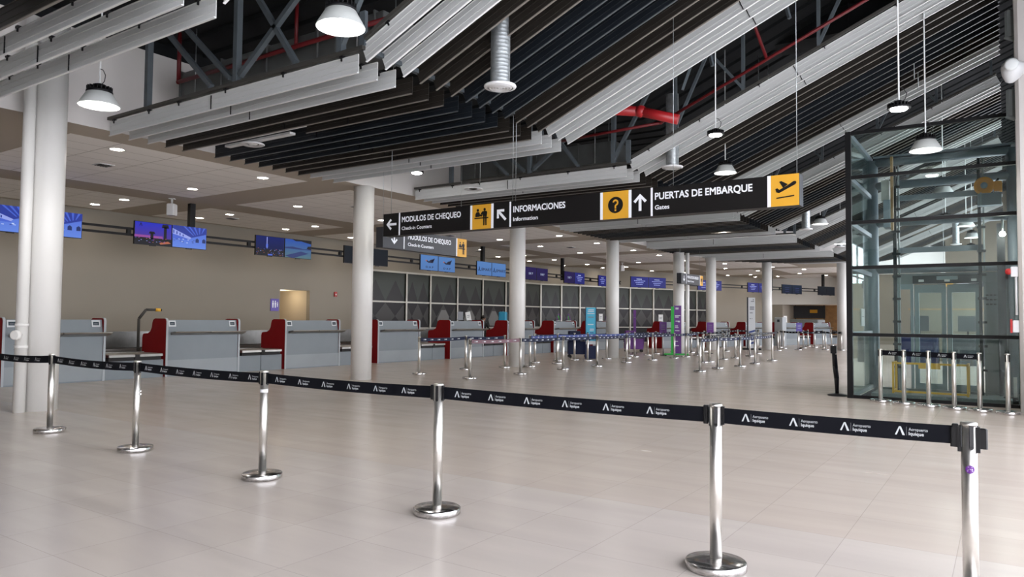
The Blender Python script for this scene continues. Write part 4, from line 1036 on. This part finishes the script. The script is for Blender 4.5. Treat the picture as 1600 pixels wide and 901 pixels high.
m = MB(); m.box(-2.08, -2.0, 18.82, 18.87, 0, 2.38, 'door_frame'); m.box(-1.78, -1.72, 18.82, 18.87, 0, 2.38, 'door_frame'); m.box(-2.0, -1.78, 18.82, 18.87, 2.26, 2.38, 'door_frame'); m.build('side_frame', t)
m = MB(); m.box(-.38, .28, 18.84, 18.87, 0, 2.38, 'shaft_grey')
for z in (1.9, 2.0, 2.1): 
    for x in (-.34, -.27, -.20, -.13, -.06): m.box(x, x + .05, 18.838, 18.84, z, z + .03, 'steel_dark')
m.build('back_plate', t)
m = MB(); m.box(AX0 + .1, AX1 - .05, 18.60, 18.70, -.5, 0.03, 'shaft_grey'); m.build('sill', t)
m = MB(); m.box(-.03, .04, 17.9, 18.0, .0, .42, 'steel'); m.box(.12, .18, 17.9, 18.0, 0, .42, 'steel'); m.box(-.05, .20, 17.85, 18.05, -.5, .02, 'steel_dark'); m.build('buffer', t)
m = MB(); m.box(-2.15, -2.02, 17.5, 17.9, 3.55, 4.15, 'shaft_blue'); m.box(-2.2, -2.05, 17.6, 17.85, 4.15, 4.6, 'steel_dull'); m.box(-2.02, -1.97, 17.6, 17.7, 3.5, 5.1, 'wood'); m.build('counterweight', t)
# the hoisting machine
t = thing('lift_machine', 'orange lift hoisting machine on a grey bracket inside the glass shaft', 'machine', (-.32, 17.9, 3.93)); t.scale = (.74, .74, .74)
m = MB(); T = frame_T((0, 0, .56), (1, 0, 0), (0, 0, 1)); m.lathe([(.0, -.10), (.24, -.10), (.245, -.05), (.245, .10), (.21, .12), (.16, .12), (.14, .09), (0, .09)], 'machine_orange', 36, T); m.build('drive_wheel', t)
m = MB(); m.lathe([(.0, .09), (.085, .09), (.085, .15), (0, .15)], 'door_frame', 24, T); m.build('hub', t)
m = MB(); m.cbox(.22, .42, -.12, .10, .38, .66, 'machine_orange', .02); m.rod((.28, 0, .66), (.34, 0, .74), .03, 'black_plastic'); m.build('brake', t)
m = MB(); m.cbox(-.16, .40, -.16, .16, 0, .34, 'shaft_blue', .015); m.box(-.10, -.06, -.18, -.16, 0, .36, 'door_frame'); m.build('bracket', t)
for k in range(4): m = MB(); m.rod((.22 + .04 * k, -.1, .34), (.22 + .04 * k, -.1, .42), .012, 'box_white'); m.build('bolt', t)
t = thing('work_light', 'small bright work light at the right inside the glass shaft', 'lamp', (-.02, 17.9, 3.33)); m = MB(); m.lathe([(0, .05), (.04, .04), (.055, 0), (.04, -.04), (0, -.05)], 'lens', 20); m.build('bulb', t)
m = MB(); m.rod((0, .05, .04), (.0, .1, .30), .02, 'steel'); m.rod((0, .1, .3), (.0, .62, .36), .015, 'steel'); m.build('arm', t)
# yellow railing inside
t = thing('safety_railing', 'yellow steel railing standing inside the glass shaft', 'railing', (-1.33, 17.6, 0))
w = .68; d = .55
for x in (-w, 0, w): 
    m = MB(); m.box(x - .02, x + .02, -.02, .02, 0, .66, 'fence_yellow'); m.build('upright', t)
for x in (-w, w):
    m = MB(); m.box(x - .02, x + .02, d - .02, d + .02, 0, .66, 'fence_yellow'); m.build('upright', t)
    m = MB(); m.box(x - .02, x + .02, 0, d, .62, .66, 'fence_yellow'); m.box(x - .02, x + .02, 0, d, .02, .06, 'fence_yellow'); m.build('side_bar', t)
for z in (.62, .02): m = MB(); m.box(-w, w, -.02, .02, z, z + .04, 'fence_yellow'); m.build('long_bar', t)
m = MB(); m.box(-.2, .2, -.026, -.02, .54, .64, 'fence_yellow'); m.build('plate', t)
m = MB(); m.box(-2.4, .1, 17.3, 18.4, -.5, 0, 'shaft_grey'); struct(m.build('trim_1'))
# red call point and cable duct at the right edge
t = thing('call_point', 'red and white call point box at the right edge beside the pier', 'alarm box', (.088, 15.0, 2.30)); m = MB(); m.cbox(0, .115, -.03, .04, 0, .17, 'box_white', .01); m.build('box', t)
m = MB(); m.lathe([(0, .0), (.045, .0), (.055, -.03), (.04, -.07), (0, -.08)], 'alarm_red', 20, frame_T((.0, 0, .09), (0, 1, 0), (0, 0, 1))); m.build('red_bell', t); m = MB(); m.rod((.075, 0, 0), (.075, 0, -.65), .02, 'box_white'); m.build('conduit', t)
t = thing('call_point', 'lower red and white call point box at the right edge', 'alarm box', (.10, 15.0, 1.36)); m = MB(); m.cbox(0, .11, -.03, .04, 0, .20, 'box_white', .01); m.build('box', t); m = MB(); m.box(-.03, 0, -.04, .05, -.01, .22, 'alarm_red'); m.build('red_cover', t)
m = MB(); m.lathe([(.05, 0), (.05, .95), (.045, .97), (0, .97)], 'teal_white', 20)
tag(m.build('bollard', None, (.42, 18.2, 0)), 'pale round bollard right of the glass shaft', 'bollard')

# ------------------------------------------------------------------ rooms seen behind the shaft
m = MB(); m.box(-3.2, 2.2, 33.0, 33.2, 0, 3.1, 'wall_tan'); m.box(-3.2, 3.6, 32.98, 33.0, 2.0, 2.06, 'wood'); struct(m.build('wall_rear'))
t = thing('wayfinding_board', 'dark wayfinding board with yellow square seen through the lift doors', 'sign', (-2.1, 32.0, 2.85))
m = MB(); m.box(0, 1.7, 0, .1, 0, .3, 'sign_grey'); m.build('panel', t); m = MB(); m.box(.25, .5, -.01, 0, .02, .28, 'sign_yellow'); m.build('yellow_square', t); m = MB(); m.box(.6, 1.0, -.01, 0, .12, .18, 'sign_white'); m.build('lettering', t)
for u in (.2, 1.5): m = MB(); m.rod((u, .05, .3), (u, .05, roof_z(-2.1 + u) - 2.86), .006, 'galvanised'); m.build('cable', t)
for i, (x, lab) in enumerate(((-2.6, 'blue service desk seen through the left of the lift shaft'), (-1.1, 'dark service desk seen through the lift doors'))):
    t = thing('service_desk', lab, 'desk', (x, 30.5, 0)); m = MB(); m.cbox(-.6, .6, -.3, .3, 0, 1.05, 'sign_grey' if i else 'cart_navy', .02); m.build('desk_body', t); m = MB(); m.box(-.65, .65, -.34, .34, 1.05, 1.09, 'counter_trim'); m.build('desk_top', t)
    m = MB(); m.box(-.3, .3, -.02, .02, 1.2, 1.75, 'sign_grey'); m.box(-.03, .03, -.02, .02, 1.09, 1.2, 'black_metal'); m.build('notice', t)
t = thing('notice_sheet', 'white paper sheet stuck to the left pane of the glass shaft', 'paper', (AX0 + .02, 17.2, 1.42)); m = MB(); m.box(0, .003, 0, .42, 0, .38, 'paper'); m.build('sheet', t); m = MB(); m.box(.003, .004, .06, .32, .2, .21, 'print_grey'); m.build('text_line', t)

# ------------------------------------------------------------------ banners, carts, cards
def facing(x, y, label, name, cat, extra=0.0):
    return thing(name, label, cat, (x, y, 0), extra)
t = facing(-13.2, 24.95, 'light blue upright banner beside the fourth column', 'banner', 'banner', .62)
m = MB(); m.box(-.19, .19, -.02, .02, .55, 1.96, 'banner_blue'); m.build('panel', t)
m = MB(); m.box(.19, .215, -.04, .03, .5, 1.97, 'cart_navy'); m.box(-.215, -.19, -.04, .03, .5, 1.97, 'cart_navy'); m.box(-.215, .215, -.03, .03, .0, .5, 'cart_navy'); m.build('stand', t)
m = MB()
for z, a, b, k in ((1.86, -.1, .12, 'banner_white'), (1.80, -.12, .12, 'banner_white'), (1.72, -.14, .14, 'banner_white'), (1.58, -.11, .11, 'print_grey'), (1.30, -.12, .1, 'banner_white'), (1.12, -.04, .12, 'banner_white'), (1.06, -.05, .12, 'banner_white'), (.98, -.04, .1, 'cart_blue')): m.box(a, b, -.024, -.02, z, z + .03, k)
m.box(-.19, .19, -.024, -.02, .55, .68, 'banner_white'); m.build('lettering', t)
m = MB(); T = frame_T((0, -.021, 0), (1, 0, 0), (0, 0, 1)); 
for pts in ([(-.17, .70), (-.02, .70), (-.06, .78), (-.13, .80)], [(-.15, .82), (-.08, .80), (-.07, .92), (-.13, .94)], [(-.06, .78), (.05, .84), (.08, .72), (.11, .74), (.06, .90), (-.07, .86)], disc(-.12, .98, .035, 10)): poly(m, pts, 'cart_navy', T, .001)
m.build('figure_drawing', t)
def cart(x, y, rot, label, body, w=.62, d=.42, h=.95):
    t = thing('service_cart', label, 'cart', (x, y, 0), rot)
    m = MB(); m.cbox(-w / 2, w / 2, -d / 2, d / 2, .14, h * .62, body, .02); m.build('bin', t)
    m = MB(); m.cbox(-w / 2 + .02, w * .1, -d / 2 + .02, d / 2 - .02, h * .62, h, body, .02); m.build('upper_bin', t)
    for a in (-1, 1):
        m = MB(); m.tube([(w / 2 - .02, a * (d / 2 - .02), .12), (w / 2 + .06, a * (d / 2 - .02), h * .9)], .014, body, 8); m.build('handle_bar', t)
    m = MB(); m.rod((w / 2 + .06, -d / 2 + .02, h * .9), (w / 2 + .06, d / 2 - .02, h * .9), .016, body); m.build('push_handle', t)
    for a in (-1, 1):
        for b in (-1, 1):
            m = MB(); m.rod((a * (w / 2 - .07), b * (d / 2 - .03) - .02, .06), (a * (w / 2 - .07), b * (d / 2 - .03) + .02, .06), .06, 'rubber', 18); m.box(a * (w / 2 - .07) - .012, a * (w / 2 - .07) + .012, b * (d / 2 - .03) - .03, b * (d / 2 - .03) + .03, .06, .15, 'steel_dark'); m.build('wheel', t)
cart(-13.95, 25.3, .62, 'dark blue service cart on wheels below the light blue banner', 'cart_navy', .8, .45, 1.05)
cart(-14.45, 31.6, .55, 'purple service cart behind the belt posts left of the fifth column', 'banner_purple', .85, .45, 1.0)
t = facing(-11.45, 29.4, 'tall purple banner with a green edge on a green wheeled base', 'banner', 'banner', .42)
m = MB(); m.box(-.14, .16, -.03, .03, .08, 2.12, 'banner_purple'); m.build('panel', t); m = MB(); m.box(-.26, -.14, -.05, .05, .08, 2.08, 'green'); m.build('green_edge', t)
m = MB(); m.cbox(-.55, .45, -.20, .20, .05, .11, 'green', .015); m.build('base', t)
for x in (-.48, .38):
    m = MB(); m.rod((x, -.15, .035), (x, -.11, .035), .035, 'rubber'); m.build('wheel', t)
m = MB()
for z, a, b in ((2.0, -.08, .05), (1.96, -.08, .04), (1.68, -.1, .12), (1.62, -.1, .05), (1.45, -.08, .1), (1.42, .02, .1), (1.25, -.1, .02), (1.18, -.1, .04), (1.05, -.1, .08), (.85, -.1, .06), (.6, -.1, .02), (.42, -.1, .06)): m.box(a, b, -.034, -.03, z, z + .035, 'banner_white')
m.build('lettering', t)
for x, y, rot, lab in ((-12.15, 29.55, .4, 'small purple notice on a stand left of the fifth column'), (-11.1, 32.5, .4, 'small purple notice on a stand left of the sixth column'), (-13.9, 30.5, .4, 'slim dark purple flag beside the purple cart'), (-9.3, 41.7, .3, 'small blue notice on a post right of the seventh column')):
    t = thing('notice_stand', lab, 'notice stand', (x, y, 0), rot); slim = 'flag' in lab; b = 'blue' in lab
    m = MB(); m.rod((0, 0, 0), (0, 0, 1.0), .02, 'steel'); m.lathe([(.13, 0), (.13, .02), (.02, .04)], 'steel_dark', 20); m.build('pole', t)
    m = MB(); (m.box(-.06, .06, -.015, .015, .5, 1.95, 'banner_purple') if slim else m.box(-.15, .15, -.015, .015, .95, 1.42, 'sign_violet' if b else 'banner_purple')); m.build('panel', t)
    m = MB()
    for z in ((1.28, 1.2, 1.1) if not slim else (1.6,)): m.box(-.08 if not slim else -.03, .08 if not slim else .03, -.018, -.015, z, z + .025, 'banner_white' if b else 'print_grey')
    m.build('lettering', t)
t = facing(-11.0, 38.7, 'tall white totem sign on a dark base in the queue lanes', 'totem_sign', 'sign', .35)
m = MB(); m.box(-.17, .17, -.05, .05, .08, 2.72, 'banner_white'); m.build('panel', t); m = MB(); m.box(-.24, -.17, -.06, .06, .08, 2.74, 'sign_grey'); m.build('side_edge', t)
m = MB(); m.box(-.45, .45, -.25, .25, 0, .08, 'black_metal'); m.build('base', t)
m = MB()
for z, a, b, k in ((2.6, .06, .1, 'sign_grey'), (2.54, .07, .09, 'sign_grey'), (2.5, -.04, .12, 'print_grey'), (2.2, -.1, .12, 'sign_grey'), (2.1, -.1, .12, 'sign_grey'), (1.9, -.1, .05, 'print_grey'), (1.6, -.1, -.04, 'print_grey'), (1.6, .0, .03, 'print_grey')): m.box(a, b, -.054, -.05, z, z + .04, k)
for k in range(4): m.add([(-.15, -.0525, .25 + .2 * k), (.16, -.0525, .35 + .2 * k), (.16, -.0525, .45 + .2 * k), (-.15, -.0525, .35 + .2 * k)], [(0, 1, 2, 3)], 'cart_blue')
m.build('lettering', t)
def card(x, y, z, w, h, k, label, rot=1.1, tilt=0.0):
    t = thing('counter_card', label, 'display card', (x, y, z), rot); m = MB(); T = Matrix.Rotation(tilt, 4, 'Y'); m.box(-w / 2, w / 2, -.012, .012, 0, h, k, T); m.build('card', t)
    m = MB(); m.box(-w / 2, w / 2, -.06, .06, 0, .012, k); m.build('foot', t)
    m = MB(); m.box(-w * .3, w * .3, -.0135, -.012, h * .55, h * .62, 'print_grey', T); m.box(-w * .3, w * .2, -.0135, -.012, h * .35, h * .42, 'print_grey', T); m.build('print', t)
card(-17.25, 22.0, 1.435, .22, .32, 'print_grey', 'grey card with a bird emblem on the fifth counter'); card(-17.25, 22.55, 1.435, .2, .32, 'paper', 'leaning white card on the fifth counter', 1.1, -.2)
card(-15.35, 37.0, 1.435, .3, .36, 'paper', 'white card on the counter left of the purple and green banner'); card(-14.0, 40.8, 1.435, .3, .4, 'paper', 'white box card on the counter right of the sixth column'); card(-11.45, 47.6, 1.435, .3, .4, 'paper', 'white box on a far counter under the dark sign')
card(-17.0, 33.2, 1.435, .22, .36, 'paper', 'white card on the counter behind the purple cart'); card(-12.6, 44.2, 1.435, .22, .3, 'print_grey', 'small grey card on the counter behind the seventh column')
for x, y, lab in ((-17.0, 29.0, 'purple ribbon stand on the counter left of the light blue banner'), (-17.0, 29.9, 'thin ribbon stand on the counter left of the light blue banner, right one'), (-16.8, 33.5, 'thin ribbon stand near the fourth column')):
    t = thing('ribbon_stand', lab, 'ribbon stand', (x, y, 1.435), 1.0); m = MB(); m.tube([(-.1, 0, 0), (-.07, 0, .2), (0, 0, .32), (.07, 0, .2), (.1, 0, 0)], .016, 'banner_purple'); m.tube([(-.10, .02, 0), (-.02, .02, .26), (.06, .02, .0)], .012, 'green'); m.build('ribbon', t); m = MB(); m.box(-.12, .12, -.04, .05, 0, .012, 'paper'); m.build('foot', t)
t = thing('cyan_box', 'bright cyan box standing on the counter right wing by the third column', 'box', (-17.35, 25.0, 1.436), .4)
m = MB(); m.cbox(-.16, .16, -.15, .15, 0, .36, 'cyan_plastic', .04); m.build('body', t); m = MB(); m.tube([(-.08, 0, .35), (-.06, 0, .42), (.06, 0, .42), (.08, 0, .35)], .012, 'black_plastic'); m.build('handle', t)
# counter of the far office with its sign
t = thing('office_sign', 'dark sign with yellow mark in the far opening', 'sign', (-13.7, 59.6, 1.75)); m = MB(); m.box(0, 2.3, 0, .1, 0, .95, 'sign_grey'); m.build('panel', t); m = MB(); m.box(1.2, 1.75, -.01, 0, .4, .65, 'sign_yellow'); m.build('yellow_mark', t)
for x in (.1, 2.2): m = MB(); m.box(x, x + .06, .02, .08, -1.75, 1.05, 'steel_dark'); m.build('post', t)
t = thing('scanner_machine', 'grey machine with rounded hood in the far opening', 'machine', (-11.9, 55.9, 0), -.3); m = MB(); m.cbox(-1.1, 1.1, -.5, .5, .9, 1.65, 'shaft_grey', .06); m.build('hood', t); m = MB(); m.box(-1.0, 1.0, -.45, .45, 0, .9, 'counter_grey'); m.build('cabinet', t); m = MB(); m.box(-.6, -.2, -.51, -.5, 1.3, 1.4, 'display_dark'); m.box(.1, .2, -.51, -.5, 1.3, 1.4, 'paper'); m.build('display', t)
t = thing('ticket_kiosk', 'grey ticket kiosk right of the seventh column', 'kiosk', (-11.4, 46.2, 0), -.3); m = MB(); m.cbox(-.28, .28, -.22, .22, 0, 1.75, 'counter_trim', .03); m.build('cabinet', t); m = MB(); m.box(-.08, .08, -.23, -.22, 1.45, 1.6, 'display_dark'); m.build('display', t)

# ------------------------------------------------------------------ people at the counters
def person(label, loc, rot, shirt, look=0.0, lean=.0):
    """seated figure, one continuous skinned body facing +x; seat height .52"""
    t = thing('person', label, 'person', loc, rot)
    V = []; E = []; Rr = []
    def v(p, r, par=None):
        V.append(p); Rr.append(r)
        if par is not None: E.append((par, len(V) - 1))
        return len(V) - 1
    pel = v((0, 0, .58), (.15, .12)); wst = v((.01 + lean * .2, 0, .76), (.13, .10), pel); chs = v((.03 + lean * .6, 0, .98), (.155, .11), wst); nk = v((.05 + lean * .9, 0, 1.13), (.06, .06), chs)
    hd0 = v((.065 + lean, 0, 1.20), (.062, .065), nk); hd1 = v((.08 + lean, 0, 1.27), (.078, .09), hd0); hd2 = v((.07 + lean, 0, 1.345), (.072, .086), hd1)
    for s in (-1, 1):
        sh = v((.03 + lean * .6, s * .17, 1.06), (.062, .06), chs); el = v((.12 + lean * .7, s * .24, .83), (.046, .046), sh); wr = v((.36 + lean * .6, s * .15, .80), (.030, .028), el); pa = v((.43 + lean * .6, s * .13, .795), (.036, .018), wr)
        for k in range(4): a = v((.475 + lean * .6, s * (.105 + .017 * k), .80), (.010, .010), pa); v((.52 - .006 * abs(k - 1.5) + lean * .6, s * (.102 + .018 * k), .785), (.008, .008), a)
        th = v((.45 + lean * .6, s * .095, .80), (.010, .010), pa); v((.475 + lean * .6, s * .075, .79), (.008, .008), th)
        hp = v((.06, s * .10, .56), (.10, .09), pel); kn = v((.46, s * .12, .54), (.066, .066), hp); an = v((.44, s * .12, .10), (.042, .042), kn); v((.56, s * .13, .04), (.04, .03), an)
    me = bpy.data.meshes.new('body'); me.from_pydata(V, E, []); o = bpy.data.objects.new('body', me); COL.objects.link(o); o.parent = t
    for k in (shirt, 'skin', 'cloth_dark'): me.materials.append(M[k])
    sk = o.modifiers.new('s', 'SKIN'); sk.use_smooth_shade = True; o.modifiers.new('d', 'SUBSURF').levels = 1; o.modifiers['d'].render_levels = 2
    for d, r in zip(me.skin_vertices[0].data, Rr): d.radius = r
    me.skin_vertices[0].data[0].use_root = True
    bpy.context.view_layer.update()
    ev = o.evaluated_get(bpy.context.evaluated_depsgraph_get()); nm = bpy.data.meshes.new_from_object(ev)
    o.modifiers.clear(); o.data = nm
    for p in nm.polygons:
        c = p.center
        p.material_index = 1 if (c.z > 1.12 or c.x > .33 + lean * .6 and c.z > .74) else (0 if c.z > .62 else 2)
    hx = .075 + lean
    f = MB()
    for s in (-1, 1): f.lathe([(0, -.012), (.011, 0), (0, .012)], 'cloth_white', 10, Matrix.Translation((hx + .078, s * .032, 1.285))); f.lathe([(0, -.006), (.006, 0), (0, .006)], 'hair', 8, Matrix.Translation((hx + .087, s * .032, 1.285)))
    for s in (-1, 1): f.lathe([(0, -.03), (.016, 0), (0, .03)], 'skin', 10, Matrix.Translation((hx, s * .082, 1.275)))
    f.lathe([(0, -.03), (.018, -.02), (.010, .02), (0, .03)], 'skin', 10, Matrix.Translation((hx + .088, 0, 1.262))); f.box(hx + .070, hx + .082, -.022, .022, 1.222, 1.230, 'cloth_red')
    f.build('face', t)
    h = MB(); h.lathe([(.098, -.03), (.106, .03), (.092, .075), (.05, .105), (0, .112)], 'hair', 24, Matrix.Translation((hx - .022, 0, 1.30))); h.lathe([(.05, -.10), (.085, -.05), (.09, 0)], 'hair', 20, Matrix.Translation((hx - .045, 0, 1.29))); h.build('hair', t)
    # the stool
    c = thing('office_stool', 'stool under ' + label.replace('person', 'the person'), 'stool', (loc[0], loc[1], 0), rot); dz = loc[2]
    m = MB(); m.lathe([(.19, .40 + dz), (.2, .43 + dz), (.19, .45 + dz), (0, .455 + dz)], 'cloth_dark', 28); m.build('seat', c); m = MB(); m.rod((0, 0, .05), (0, 0, .40 + dz), .025, 'steel'); m.lathe([(.20, 0), (.20, .02), (.03, .05)], 'black_plastic', 24); m.build('stand', c)
person('person with dark hair seated low behind the sixth counter', (-18.8, 25.55, .24), -.2, 'cloth_dark')
person('person in a white shirt seated behind the cyan box', (-18.2, 25.95, .24), .6, 'cloth_white', lean=.04)
person('person in a dark red top seated left of the white totem', (-14.6, 42.9, .20), -.6, 'cloth_red')
